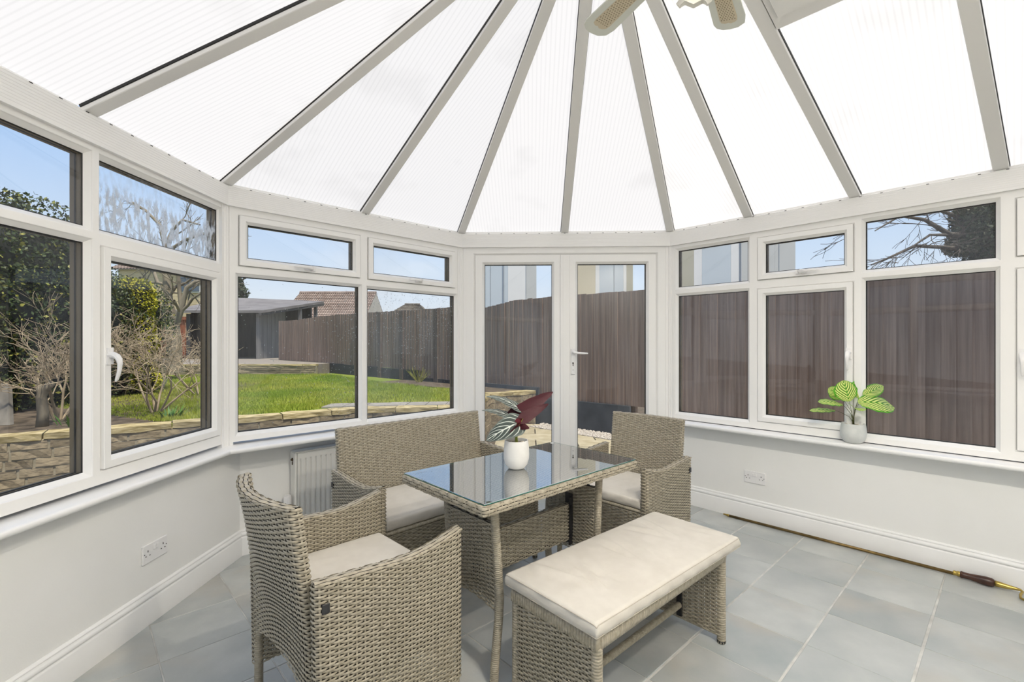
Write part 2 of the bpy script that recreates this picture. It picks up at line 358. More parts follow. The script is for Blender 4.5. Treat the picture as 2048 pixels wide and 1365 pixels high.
def handle(P, s, z, o, parent, mode='down', hinge=1):
    """espagnolette handle: rose plate, neck and curved lever. mode down = lever hangs, side = lies sideways"""
    mb = MB(); 
    def Q(a, b, c):     # a across lever, b along lever (from the rose), c towards the room
        return P(s+a*hinge, z+b, o-c) if mode == 'down' else P(s+b*hinge, z-a, o-c)
    def bx(lo, hi):
        V = [Q(x_, y_, z_) for z_ in (lo[2], hi[2]) for y_ in (lo[1], hi[1]) for x_ in (lo[0], hi[0])]
        mb.add(V, [(0, 2, 3, 1), (4, 5, 7, 6), (0, 1, 5, 4), (2, 6, 7, 3), (0, 4, 6, 2), (1, 3, 7, 5)])
    bx((-.013, -.035, 0), (.013, .035, .009))
    def sweep_l(cs, rw, rt_):
        V = []; n = 8
        for (b_, c_), w_, t_ in zip(cs, rw, rt_):
            for j in range(n): q_ = 2*PI*j/n; V.append((w_*math.cos(q_), b_, c_, t_*math.sin(q_)))
        # orientation of section: in (a, normal-to-path)
        out = []
        for i, (b_, c_) in enumerate(cs):
            p0 = cs[max(i-1, 0)]; p1 = cs[min(i+1, len(cs)-1)]; tx, ty = p1[0]-p0[0], p1[1]-p0[1]; l = math.hypot(tx, ty) or 1; nx, ny = -ty/l, tx/l
            for j in range(n):
                v = V[i*n+j]; out.append(Q(v[0], b_+nx*v[3], c_+ny*v[3]))
        F = [(i*n+j, i*n+(j+1) % n, (i+1)*n+(j+1) % n, (i+1)*n+j) for i in range(len(cs)-1) for j in range(n)]+[tuple(range(n-1, -1, -1)), tuple(range((len(cs)-1)*n, len(cs)*n))]
        mb.add(out, F)
    sweep_l([(.004, .006), (.004, .022), (-.001, .034), (-.014, .044), (-.032, .048), (-.055, .046), (-.078, .041), (-.098, .034), (-.106, .030)], [.016, .015, .015, .013, .010, .0085, .008, .007, .004], [.014, .013, .011, .010, .0085, .007, .0065, .006, .003])
    h = mb.build('handle', PLAST, parent); autosmooth(h, 40)
    k_ = MB(); V = [Q(.0045*math.cos(2*PI*j/8), -.012+.0045*math.sin(2*PI*j/8), .0555) for j in range(8)]+[Q(.0045*math.cos(2*PI*j/8), -.012+.0045*math.sin(2*PI*j/8), .05) for j in range(8)]
    return h
def facetP(k, base=0.0):
    a, b, d, n = seg(k)
    def P(s, z, o): p = a+d*s+n*o; return (p.x, p.y, z)
    return P
O = .020
def window(num, k, cells, label_parts=True):
    """cells: dict(type, cell=(s0,s1,z0,z1), g=(...), handle=...)"""
    P = facetP(k); a, b, d, n = seg(k)
    root = tag(empty('window_%d' % num), kind='structure')
    fmb = MB(); panes = []
    for c in cells:
        if c['t'] == 'f':
            oo = fixed_cell(P, c['cell'], c['g'], O, fmb); panes.append((c['g'], oo, None, c.get('mat', GLASS)))
        else:
            smb = MB(); oo = sash_cell(P, c['cell'], c['g'], O, fmb, smb)
            sob = smb.build('sash', FM, root); panes.append((c['g'], oo, sob, c.get('mat', GLASS)))
            h = c.get('h')
            if h: handle(P, h[0], h[1], O-.012, sob, h[2], h[3])
    fo = fmb.build('window_frame', FM, root)
    for g, oo, par, mt in panes: pane(P, g, oo, par or root, mt)
    return root
T0 = 1.733
# left facet
window(1, 1, [
    dict(t='f', cell=(.02, .912, T0, 2.10), g=(.065, .880, 1.770, 2.060)),
    dict(t='f', cell=(.912, 1.70, T0, 2.10), g=(.945, 1.694-.012, 1.770, 2.060), mat=GLASS_WET),
    dict(t='f', cell=(.02, .912, .72, T0), g=(.065, .880, .782, 1.704)),
    dict(t='s', cell=(.912, 1.70, .72, T0), g=(.985, 1.622, .828, 1.650), h=(.958, 1.247, 'down', 1))])
# front facet
window(2, 2, [
    dict(t='s', cell=(.02, .855, T0, 2.10), g=(.110, .770, 1.808, 2.008), h=(.47, 1.785, 'side', 1)),
    dict(t='s', cell=(.855, 1.69, T0, 2.10), g=(.930, 1.605, 1.806, 2.005), h=(1.30, 1.783, 'side', 1)),
    dict(t='f', cell=(.02, .855, .72, T0), g=(.061, .819, .770, 1.697)),
    dict(t='f', cell=(.855, 1.69, .72, T0), g=(.888, 1.662, .757, 1.692))])
# right wall
TR = 1.724
window(3, 4, [
    dict(t='f', cell=(.02, .630, TR, 2.10), g=(.054, .595, 1.757, 2.055)),
    dict(t='s', cell=(.630, 1.262, TR, 2.10), g=(.720, 1.188, 1.802, 2.006), h=(.95, 1.783, 'side', -1)),
    dict(t='f', cell=(1.262, 1.895, TR, 2.10), g=(1.295, 1.861, 1.758, 2.058)),
    dict(t='f', cell=(.02, .630, .685, TR), g=(.054, .594, .740, 1.685)),
    dict(t='s', cell=(.630, 1.262, .685, TR), g=(.720, 1.186, .790, 1.640), h=(1.214, 1.236, 'down', -1)),
    dict(t='f', cell=(1.262, 1.895, .685, TR), g=(1.295, 1.860, .738, 1.690))])
window(4, 4, [
    dict(t='s', cell=(1.895, 2.52, TR, 2.10), g=(1.985, 2.45, 1.802, 2.006), h=(2.20, 1.783, 'side', -1)),
    dict(t='s', cell=(1.895, 2.52, .685, TR), g=(1.985, 2.45, .790, 1.640), h=(1.958, 1.236, 'down', 1)),
    dict(t='f', cell=(2.52, 2.98, TR, 2.10), g=(2.56, 2.94, 1.757, 2.055)),
    dict(t='f', cell=(2.52, 2.98, .685, TR), g=(2.56, 2.94, .740, 1.685))])
window(5, 0, [dict(t='f', cell=(.02+.97*i, .99+.97*i, z0, z1), g=(.06+.97*i, .95+.97*i, z0+.04, z1-.04)) for i in range(3) for z0, z1 in ((.72, T0), (T0, 2.10))])
# french doors
P = facetP(3)
droot = tag(empty('door_1'), kind='structure')
mb = MB()
ringmesh4(P, (.03, 1.69, -.02, 2.10), (.107, 1.611, .05, 2.040), [(0, .02), (.80, .02), (.85, .023), (.93, .030), (1, .034), (1, .10), (0, .10)], mb, [0]*6)
mb.build('door_frame', FM, droot)
for i, (leaf, g) in enumerate([((.109, .862, .052, 2.038), (.186, .751, .135, 1.960)), ((.870, 1.609, .052, 2.038), (.964, 1.531, .135, 1.960))]):
    mb = MB()
    ringmesh4(P, leaf, grow(g, .020), [(0, .09), (0, .026), (.03, .022), (1, .022)], mb, [0]*3)
    ringmesh4(P, grow(leaf, .0018), leaf, [(0, .034), (1, .034)], mb, [1])
    ringmesh4(P, grow(g, .020), g, [(0, .022), (.15, .023), (.25, .027), (.85, .041), (1, .046), (1, .05)], mb, [0]*5)
    beyond(P, g, .050, mb); ringmesh4(P, leaf, grow(g, .0015), [(0, .095), (1, .095)], mb, [2])
    lf = mb.build('door_leaf', FM, droot); pane(P, g, .0505, lf)
    if i == 1:
        hm = MB(); T = frameT(P(.925, 1.18, .022), P(1, 0, 0) if False else (seg(3)[2].x, seg(3)[2].y, 0), (-seg(3)[3].x, -seg(3)[3].y, 0), (0, 0, 1))
        hm.bbox((-.017, -.001, -.14), (.017, .009, .075), .003, T)
        hm.tube([T @ Vector(v) for v in ((0, .005, .045), (0, .040, .045), (.006, .050, .044), (.03, .054, .041), (.08, .052, .037), (.118, .048, .036))], [.010, .010, .0105, .010, .0085, .006], 10)
        h = hm.build('handle', PLAST, lf); autosmooth(h, 40)
        hm = MB(); hm.tube([T @ Vector((0, .0085, -.045)), T @ Vector((0, .0100, -.045))], .0068, 10); hm.box((-.0035, .0085, -.070), (.0035, .0100, -.045), T)
        hm.tube([T @ Vector((0, .0085, -.102)), T @ Vector((0, .0098, -.102))], .0032, 8); hm.build('keyhole', DARKH, lf)
mb = MB(); T = frameT(P(.858, 0, .022), (1, 0, 0), (0, 1, 0)); mb.bbox((-.039, -.012, .055), (.039, .004, 2.036), .004, T); mb.box((-.012, -.016, .06), (.014, -.011, 2.03), T)
mb.build('meeting_stile', UPVC, droot)
# ------------------------------------------------------------------ roof: rafters, glazing, ridge, vent
APEX = Vector((.272, 1.860, 3.150))
ROOF = tag(empty('ceiling'), kind='structure')
RD = Vector((q, -q))                     # ridge runs from the boss towards the house
def ridge(s, sh=0.0): return Vector((APEX.x+RD.x*s-sh, APEX.y+RD.y*s+sh*.5, 3.150))
ZE = 2.222
def foot(k, s): a, b, d, n = seg(k); p = a+d*s; return Vector((p.x, p.y, ZE))
sg = lambda p, k: (p-CN[k]).dot(seg(k)[2])
feet = []; tops = []; isr = []
L0 = (C1-C0).length
for s in (.02, .70, 1.32, 1.94): feet.append(foot(0, s)); 
rl = lambda p: max(0.0, (Vector((p.x, p.y))-Vector((APEX.x, APEX.y))).dot(RD))
LEFT = [foot(0, s) for s in (.02, .55, 1.17, 1.79)]; LT = [ridge(min(rl(p), 2.2)) for p in LEFT]
MID = [foot(0, 2.40), foot(1, 0), foot(1, .882), foot(2, 0), foot(2, .857), foot(3, 0), foot(3, .855), foot(4, 0), foot(4, .607)]
MT = [APEX.copy() for _ in MID]
RIGHT = [foot(4, s) for s in (1.243, 1.880, 2.50, 2.98)]; RT = [ridge(rl(p), .03) for p in RIGHT]; RT = [ridge(.30, .035), ridge(.93, .02), ridge(1.52), ridge(2.05)]
LT = [ridge(2.05), ridge(1.52), ridge(.93), ridge(.30)]
FT = LEFT+MID+RIGHT; TP = LT+MT+RT
# pull corner feet onto the drawn positions
def bar(a, b, w, h, mb, up, lift=0.0, cap=.0):
    d = (b-a).normalized(); side_ = d.cross(up).normalized(); nrm = side_.cross(d).normalized()
    V = []
    for p in (a, b):
        for (x_, z_) in ((-w/2, h), (-w/2, .002), (-w/2+.002, 0), (w/2-.002, 0), (w/2, .002), (w/2, h)): V.append(p+side_*x_+nrm*(z_+lift))
    mb.add(V, [(0, 1, 7, 6), (1, 2, 8, 7), (2, 3, 9, 8), (3, 4, 10, 9), (4, 5, 11, 10), (5, 0, 6, 11), (5, 4, 3, 2, 1, 0), (6, 7, 8, 9, 10, 11)])
UPZ = Vector((0, 0, 1))
for i, (a, b) in enumerate(zip(FT, TP)):
    d = (b-a).normalized(); a2 = a-d*.02
    mb = MB(); bar(a2, b, .060, .026, mb, UPZ); r = mb.build('rafter', ALU, ROOF)
    mb = MB(); bar(a2+Vector((0, 0, 0)), b, .066, .0125, mb, UPZ, .0165); mb.build('gasket', SEAM, r)
for i in range(len(FT)-1):
    a, b, c, d_ = FT[i], FT[i+1], TP[i+1], TP[i]
    lift = .028; n = (b-a).cross(d_-a); n = n if n.z > 0 else -n; n.normalize()
    ed = (b-a).normalized(); slope = ((c+d_)/2-(a+b)/2).normalized()
    out = -Vector((slope.x, slope.y, slope.z))*.16
    A, B = a+out, b+out
    pts = [A, B, c, d_] if (c-d_).length > .01 else [A, B, c]
    lo = [p+n*lift for p in pts]; hi = [p+n*(lift+.025) for p in pts]; m = len(pts)
    uv = [((p-a).dot(ed), (p-a).dot(slope)) for p in lo+hi]
    me_obj('roof_panel', lo+hi, [tuple(range(m)), tuple(range(2*m-1, m-1, -1))]+[(j, (j+1) % m, m+(j+1) % m, m+j) for j in range(m)], [OPAL, CLEAR], ROOF, [0, 1]+[1]*m, uv=uv)
mb = MB(); bar(ridge(-.05), ridge(2.15), .11, .05, mb, UPZ, -.005); o = mb.build('ridge_beam', ALU, ROOF)
mb = MB(); mb.lathe([(0.001, -.05), (.05, -.05), (.11, -.035), (.13, -.01), (.13, .04), (.001, .05)], tuple(APEX), 24); autosmooth(mb.build('boss', ALU, ROOF))
# roof light (opening vent) boxed between two rafters near the ridge
a, b, c, d_ = RIGHT[0], RIGHT[1], RT[1], RT[0]
def RP(u, v, l): return (a*(1-u)+b*u)*(1-v)+(d_*(1-u)+c*u)*v+((b-a).cross(d_-a).normalized()*(1 if (b-a).cross(d_-a).z > 0 else -1))*l
mb = MB()
for (u0, u1, v0, v1) in ((.055, .945, .575, .60), (.055, .945, .93, .955), (.055, .09, .60, .93), (.91, .945, .60, .93)):
    mb.add([RP(u, v, l) for l in (-.004, .033) for u, v in ((u0, v0), (u1, v0), (u1, v1), (u0, v1))], [(3, 2, 1, 0), (4, 5, 6, 7), (0, 1, 5, 4), (1, 2, 6, 5), (2, 3, 7, 6), (3, 0, 4, 7)])
vf = mb.build('vent_frame', ALU, ROOF)
mb = MB()
for (u0, u1, v0, v1, l0, l1) in ((.10, .90, .603, .68, -.02, .03), (.10, .17, .68, .86, -.02, .03), (.83, .90, .68, .86, -.02, .03), (.10, .90, .86, .925, -.02, .03)):
    mb.add([RP(u, v, l) for l in (l0, l1) for u, v in ((u0, v0), (u1, v0), (u1, v1), (u0, v1))], [(3, 2, 1, 0), (4, 5, 6, 7), (0, 1, 5, 4), (1, 2, 6, 5), (2, 3, 7, 6), (3, 0, 4, 7)])
mb.build('vent_sash', ALU, ROOF)

# two invented dish lamps, added out of view to brighten the walls
for s_ in (1.05, 1.75):
    c_ = ridge(s_)+Vector((-.40, -.40, -.22)); mb = MB(); mb.tube([c_+Vector((0, 0, .02)), c_-Vector((0, 0, .12))], .006, 8); mb.lathe([(.012, -.11), (.06, -.115), (.11, -.14), (.17, -.255), (.165, -.255), (.105, -.145), (.012, -.12)], tuple(c_), 28)
    mb.build('added_fill_lamp', UPVC, ROOF, True)
    lp = bpy.data.lights.new('bulb', 'POINT'); lp.energy = FILL_W; lp.color = (1, .93, .82); lp.shadow_soft_size = .045; lo = bpy.data.objects.new('bulb', lp); COL.objects.link(lo); lo.parent = ROOF; lo.location = c_-Vector((0, 0, .185))  # added fill light under the dish, no such source in the room
# ------------------------------------------------------------------ floor tiles
TILE = noise_mat('slate_blue_tile', (.36, .395, .39), (.56, .575, .55), 3.2, .33, 8, .12, (1, 1, 1), .5, (.45, .47, .455), rnd=.07, lo=.28, hi=.72, bscale=35)
_N, _L, _B = nodes(TILE)          # rusty clouding inside some tiles
n_ = _N.new('ShaderNodeTexNoise'); n_.inputs['Scale'].default_value = 1.9; n_.inputs['Detail'].default_value = 5
oi_ = _N.new('ShaderNodeObjectInfo'); tc_ = _N.new('ShaderNodeTexCoord'); va_ = _N.new('ShaderNodeVectorMath'); va_.operation = 'MULTIPLY_ADD'; va_.inputs[1].default_value = (11, 23, 7)
_L(oi_.outputs['Random'], va_.inputs[0]); _L(tc_.outputs['Object'], va_.inputs[2]); _L(va_.outputs[0], n_.inputs['Vector'])
rr_ = _N.new('ShaderNodeValToRGB'); rr_.color_ramp.elements[0].position = .56; rr_.color_ramp.elements[0].color = (0, 0, 0, 1); rr_.color_ramp.elements[1].position = .72; rr_.color_ramp.elements[1].color = (.42, .42, .42, 1)
mx_ = _N.new('ShaderNodeMixRGB'); mx_.inputs['Color2'].default_value = (.55, .47, .36, 1); src_ = _B.inputs['Base Color'].links[0].from_socket
_L(n_.outputs['Fac'], rr_.inputs[0]); _L(rr_.outputs[0], mx_.inputs['Fac']); _L(src_, mx_.inputs['Color1']); _L(mx_.outputs[0], _B.inputs['Base Color'])
GROUT = noise_mat('tile_grout', (.50, .49, .455), (.72, .71, .67), 9, .85, 6, .2, rnd=0)
def clip(poly, p, n):      # keep side where (x-p).n <= 0
    out = []
    for i in range(len(poly)):
        a, b = poly[i], poly[(i+1) % len(poly)]; da, db = (a-p).dot(n), (b-p).dot(n)
        if da <= 0: out.append(a)
        if (da < 0 < db) or (db < 0 < da): out.append(a+(b-a)*(da/(da-db)))
    return out
room = []
for k in range(6):
    wl = {0: .03, 1: .03, 2: .13, 3: .06, 4: .066}
    room.append(corner(k, wl.get(k-1, .06)-.002, wl.get(k, .06)-.002))
mb = MB(); mb.prism([(p.x, p.y) for p in room], -.12, -.003); FLOOR = tag(mb.build('floor', GROUT), kind='structure')
cen = sum(room, Vector((0, 0)))/6
PU, PV, G = .343, .350, .0045
tcache = {}
for i in range(-6, 16):
    for j in range(-8, 12):
        u0, v0 = .250+PU*i, .270+PV*j; jt = [random.uniform(-.0012, .0012) for _ in range(2)]
        cor = [(u0+G*.6+jt[0], v0+G+jt[1]), (u0+PU-G*.6+jt[0], v0+G+jt[1]), (u0+PU-G*.6+jt[0], v0+PV-G+jt[1]), (u0+G*.6+jt[0], v0+PV-G+jt[1])]
        poly = [Vector(((u-v)*q, (u+v)*q)) for u, v in cor]
        full = poly
        for m in range(6):
            a, b = room[m], room[(m+1) % 6]; d = (b-a).normalized(); n = Vector((-d.y, d.x))
            if (cen-a).dot(n) > 0: n = -n
            poly = clip(poly, a, n)
            if len(poly) < 3: break
        if len(poly) < 3: continue
        c = Vector(((u0+PU/2-v0-PV/2)*q, (u0+PU/2+v0+PV/2)*q))
        clipped = len(poly) != 4 or any((p-f).length > 1e-6 for p, f in zip(poly, full))
        if not clipped and 'm' in tcache:
            o = bpy.data.objects.new('tile', tcache['m']); COL.objects.link(o); o.parent = FLOOR
        else:
            lp = [p-c for p in poly]
            if not clipped: lp = [Vector(((u-v)*q, (u+v)*q))-c for u, v in [(u0+G*.6, v0+G), (u0+PU-G*.6, v0+G), (u0+PU-G*.6, v0+PV-G), (u0+G*.6, v0+PV-G)]]
            m_ = len(lp); cc = sum(lp, Vector((0, 0)))/m_
            ins = [p+(cc-p).normalized()*.0025 for p in lp]
            V = [(p.x, p.y, -.006) for p in lp]+[(p.x, p.y, -.0015) for p in lp]+[(p.x, p.y, 0) for p in ins]
            F = [(a_, (a_+1) % m_, m_+(a_+1) % m_, m_+a_) for a_ in range(m_)]+[(m_+a_, m_+(a_+1) % m_, 2*m_+(a_+1) % m_, 2*m_+a_) for a_ in range(m_)]+[tuple(range(2*m_, 3*m_))]
            o = me_obj('tile', V, F, TILE, FLOOR)
            if not clipped: tcache['m'] = o.data
        o.location = (c.x+jt[0], c.y+jt[1], random.uniform(-.0004, .0004))
# ------------------------------------------------------------------ woven rattan
STRAND = noise_mat('taupe_rattan', (.325, .288, .212), (.43, .385, .298), 60, .40, 2, 0, (1, 1, 1), .45, rnd=0)
STRAND_D = mat('dark_core_under_rattan', (.05, .042, .032), .6)
BLK = mat('black_steel', (.02, .02, .022), .45)
ROWH, COLW = .0082, .0275
def weave(S, Lu, Lv, closed=True, rowh=ROWH, colw=COLW, amp=.0033, per=5, phase=0, stakes=True, vmask=None):
    """real over-under weave on a surface. S(u,v) in metres along it -> (P Nx3, N Nx3). returns V,F arrays"""
    nu = max(4, int(round(Lu/colw))); nu += (nu % 2) if closed else 0; cw_ = Lu/nu
    nv = max(2, int(round(Lv/rowh))); rh = Lv/nv
    ns = nu*per+1; uu = np.linspace(0, nu, ns); j = np.arange(nv)
    U, J = np.meshgrid(uu, j, indexing='ij')
    wave = np.tanh(2.6*(np.cos(PI*(U+J+phase))+.34))/.99
    Vs = []; 
    for t, cr in ((-.46, -.0010), (0, .0008), (.46, -.0010)):
        vv = (J+.5+t*(.86+.16*wave))*rh; P, N = S((U*cw_).ravel(), vv.ravel())
        off = (wave*amp).ravel()+cr*np.sign(wave).ravel()*1.0
        Vs.append(P+N*off[:, None])
    V = np.stack(Vs, 1).reshape(-1, 3)                       # index = ((iu*nv)+j)*3+k
    iu, jj, k = np.meshgrid(np.arange(ns-1), np.arange(nv), np.arange(2), indexing='ij')
    a = (iu*nv+jj)*3+k; b = ((iu+1)*nv+jj)*3+k
    F = np.stack([a, b, b+1, a+1], -1).reshape(-1, 4)
    if vmask is not None:
        um = ((iu+.5)/per*cw_); vm = (jj+.5)*rh; keep = vmask(um, vm).reshape(-1); F = F[keep]
    if stakes:
        sv_ = np.linspace(0, Lv, max(2, nv//2)+1); us = np.arange(nu+(0 if closed else 1))
        US, SV = np.meshgrid(us*cw_, sv_, indexing='ij'); w = .0028; P1 = S((US-w).ravel(), SV.ravel())[0]; P2 = S((US+w).ravel(), SV.ravel())[0]
        V2 = np.stack([P1, P2], 1).reshape(-1, 3); m = len(sv_); b0 = len(V)
        i1, i2 = np.meshgrid(np.arange(len(us)), np.arange(m-1), indexing='ij'); a = (i1*m+i2)*2+b0
        F2 = np.stack([a, a+1, a+3, a+2], -1).reshape(-1, 4)
        if vmask is not None:
            keep = vmask(i1*cw_, (i2+.5)*Lv/(m-1)).reshape(-1); F2 = F2[keep]
        V = np.concatenate([V, V2]); F = np.concatenate([F, F2])
    return V, F
def loop_path(L_, T_, r=None):
    """closed rounded rectangle L x T centred on 0: returns length and fn(s)->(x,y,nx,ny)"""
    r = min(T_/2, r or T_*.45); pts = []; nrm = []
    for cx, cy, a0 in ((L_/2-r, T_/2-r, 0), (-L_/2+r, T_/2-r, 90), (-L_/2+r, -T_/2+r, 180), (L_/2-r, -T_/2+r, 270)):
        for i in range(7):
            a = math.radians(a0+90*i/6); pts.append((cx+r*math.cos(a), cy+r*math.sin(a))); nrm.append((math.cos(a), math.sin(a)))
    pts.append(pts[0]); nrm.append(nrm[0]); p = np.array(pts); n = np.array(nrm)
    s = np.concatenate([[0], np.cumsum(np.hypot(*(np.diff(p, axis=0).T)))]); tot = s[-1]
    def fn(q_): q_ = np.mod(q_, tot); return np.interp(q_, s, p[:, 0]), np.interp(q_, s, p[:, 1]), np.interp(q_, s, n[:, 0]), np.interp(q_, s, n[:, 1])
    return tot, fn
class Arr:
    def __init__(s): s.V = []; s.F = []; s.M = []; s.n = 0
    def add(s, V, F, m=0):
        V = np.asarray(V, dtype=float); F = [tuple(int(x)+s.n for x in f) for f in (F.tolist() if isinstance(F, np.ndarray) else F)]
        s.V.append(V); s.F += F; s.M += [m]*len(F); s.n += len(V)
    def mb(s, mb_, m=0): s.add(np.array([tuple(v) for v in mb_.V]), mb_.F, m)
    def build(s, name, mats, parent=None): return me_obj(name, np.concatenate(s.V), s.F, mats, parent, s.M, True)
def woven_panel(name, parent, L_, T_, zb, zt, M, top=True, bottom=False, core=False, ends=True, curve=None, colw=COLW, vmask=None):
    """upright woven panel, length L_ along local x, thickness T_ along y. zb/zt functions of x (numpy). M(x,y,z)->world-of-parent xyz"""
    tot, fn = loop_path(L_, T_); A = Arr(); H = float(np.max(zt(np.linspace(-L_/2, L_/2, 9))-zb(np.linspace(-L_/2, L_/2, 9))))
    def S(u, v):
        x_, y_, nx, ny = fn(u); z0, z1 = zb(x_), zt(x_); z_ = z0+(z1-z0)*(v/H); P = M(x_, y_, z_); Q = M(x_+nx*.001, y_+ny*.001, z_); N = (Q-P)*1000
        return P, N
    V, F = weave(S, tot, H, True, colw=colw, vmask=vmask); A.add(V, F)
    # woven band folded over the top edge
    def band(zf, sign, A):
        r = T_/2; Lb = PI*r*.80+.012
        def S2(u, v):
            x_ = -L_/2+.002+u*(L_-.004)/L_; a = (v-Lb/2)/r; a = np.clip(a, -PI/2*1.0, PI/2*1.0); y_ = r*1.06*np.sin(a); dz = r*.42*(np.cos(a))-.006
            P = M(x_, y_, zf(x_)+sign*dz); N0 = np.stack([0*a, np.sin(a), sign*np.cos(a)], -1); Q = M(x_+0*a, y_+N0[:, 1]*.001, zf(x_)+sign*dz+N0[:, 2]*.001); return P, (Q-P)*1000
        nrow = 4 if T_ > .03 else 3
        V, F = weave(S2, L_, Lb, False, rowh=Lb/nrow, stakes=False, amp=.0016, per=4); A.add(V, F)
        # closing strip so that the edge is solid
        xs = np.linspace(-L_/2+.003, L_/2-.003, 24)
        P1 = M(xs, 0*xs-T_*.44, zf(xs)-sign*.006); P2 = M(xs, 0*xs, zf(xs)+sign*.0005); P3 = M(xs, 0*xs+T_*.44, zf(xs)-sign*.006)
        V3 = np.stack([P1, P2, P3], 1).reshape(-1, 3); F3 = [(i*3+k_, i*3+3+k_, i*3+4+k_, i*3+1+k_) for i in range(23) for k_ in (0, 1)]; A.add(V3, F3, 1)
    if top: band(zt, 1, A)
    if bottom: band(zb, -1, A)
    if core:  # dark inner sheets stand in for shade in the weave gaps
        cz = core if isinstance(core, float) else 0.0
        xs = np.linspace(-L_/2+.008, L_/2-.008, 16); ys = T_/2-.0062; tt = np.linspace(cz, 1, 12)
        for sgn in (-1, 1):
            Xg, Tg = np.meshgrid(xs, tt, indexing='ij'); z0, z1 = zb(Xg)+.004, zt(Xg)-.004
            V3 = M(Xg.ravel(), 0*Xg.ravel()+sgn*ys, (z0+(z1-z0)*Tg).ravel()); F3 = [(i*12+j, i*12+12+j, i*12+13+j, i*12+1+j) for i in range(15) for j in range(11)]; A.add(V3, F3, 1)
        for xe in (xs[0], xs[-1]):
            V3 = np.concatenate([M(0*tt+xe, 0*tt+g_*ys, zb(0*tt+xe)+.004+(zt(0*tt+xe)-zb(0*tt+xe)-.008)*tt) for g_ in (-1, 1)]); F3 = [(j, j+1, 13+j, 12+j) for j in range(11)]; A.add(V3, F3, 1)
    return A.build(name, [STRAND, STRAND_D], parent)
def flat_weave(name, parent, O_, X_, Y_, Lx, Ly, colw=COLW, rowh=ROWH, zf=None, vmask=None):
    O_, X_, Y_ = map(lambda t: np.array(t, dtype=float), (O_, X_, Y_)); N_ = np.cross(X_, Y_)
    def S(u, v): return O_+u[:, None]*X_+v[:, None]*Y_, np.repeat(N_[None], len(u), 0)
    V, F = weave(S, Lx, Ly, False, rowh, colw, vmask=vmask); A = Arr(); A.add(V, F); return A.build(name, [STRAND, STRAND_D], parent)
def wrap(mb, pts, rx, ry=None, pitch=.0075, n=10, square=False, rad_fn=None, up=None, depth=.10):
    """tube closely wrapped with flat strands"""
    pts = [Vector(p) for p in pts]; cum = [0]
    for i in range(len(pts)-1): cum.append(cum[-1]+(pts[i+1]-pts[i]).length)
    tot = cum[-1]; k = max(2, int(tot/pitch)); path = []; rad = []
    def at(s):
        for i in range(len(cum)-1):
            if s <= cum[i+1]+1e-9: return pts[i].lerp(pts[i+1], (s-cum[i])/max(1e-9, cum[i+1]-cum[i]))
        return pts[-1]
    for i in range(k):
        for f_, r_ in ((.03, 1-depth), (.16, 1.0), (.84, 1.0), (.97, 1-depth)): path.append(at(tot*(i+f_)/k)); rad.append(r_)
    b0 = len(mb.V); V = []; prev = None; K = len(path); jr = random.Random(5)
    for i, p in enumerate(path):
        t = (path[min(i+4, K-1)]-path[max(i-4, 0)]).normalized()
        if prev is None:
            a = Vector(up) if up else (Vector((0, 0, 1)) if abs(t.z) < .9 else Vector((0, 1, 0))); u = t.cross(a).normalized()
        else: u = (prev-t*prev.dot(t)).normalized()
        prev = u; w = t.cross(u); R1 = rx*rad[i]; R2 = (ry or rx)*rad[i]
        for j in range(n):
            q_ = 2*PI*(j+.5)/n; c_, s_ = math.cos(q_), math.sin(q_)
            if square: m_ = (abs(c_)**6+abs(s_)**6)**(-1/6); c_ *= m_*.97; s_ *= m_*.97
            V.append(p+u*c_*R1+w*s_*R2)
    F = [(i*n+j, i*n+(j+1) % n, (i+1)*n+(j+1) % n, (i+1)*n+j) for i in range(K-1) for j in range(n)]+[tuple(range(n-1, -1, -1)), tuple(range((K-1)*n, K*n))]
    mb.add(V, F)
def leg_obj(parent, pts, r=.0155, foot=True, name='leg', pitch=.0075):
    mb = MB(); wrap(mb, pts, r, pitch=pitch); b = len(mb.F)
    p = Vector(pts[-1]); mb.tube([p+Vector((0, 0, .012)), p+Vector((0, 0, .002)), p], [r*1.03, r*1.0, r*.7], 10, m=1)
    o = mb.build(name, [STRAND, BLK], parent); o.data.polygons.foreach_set('use_smooth', np.ones(len(o.data.polygons), dtype=bool)); return o

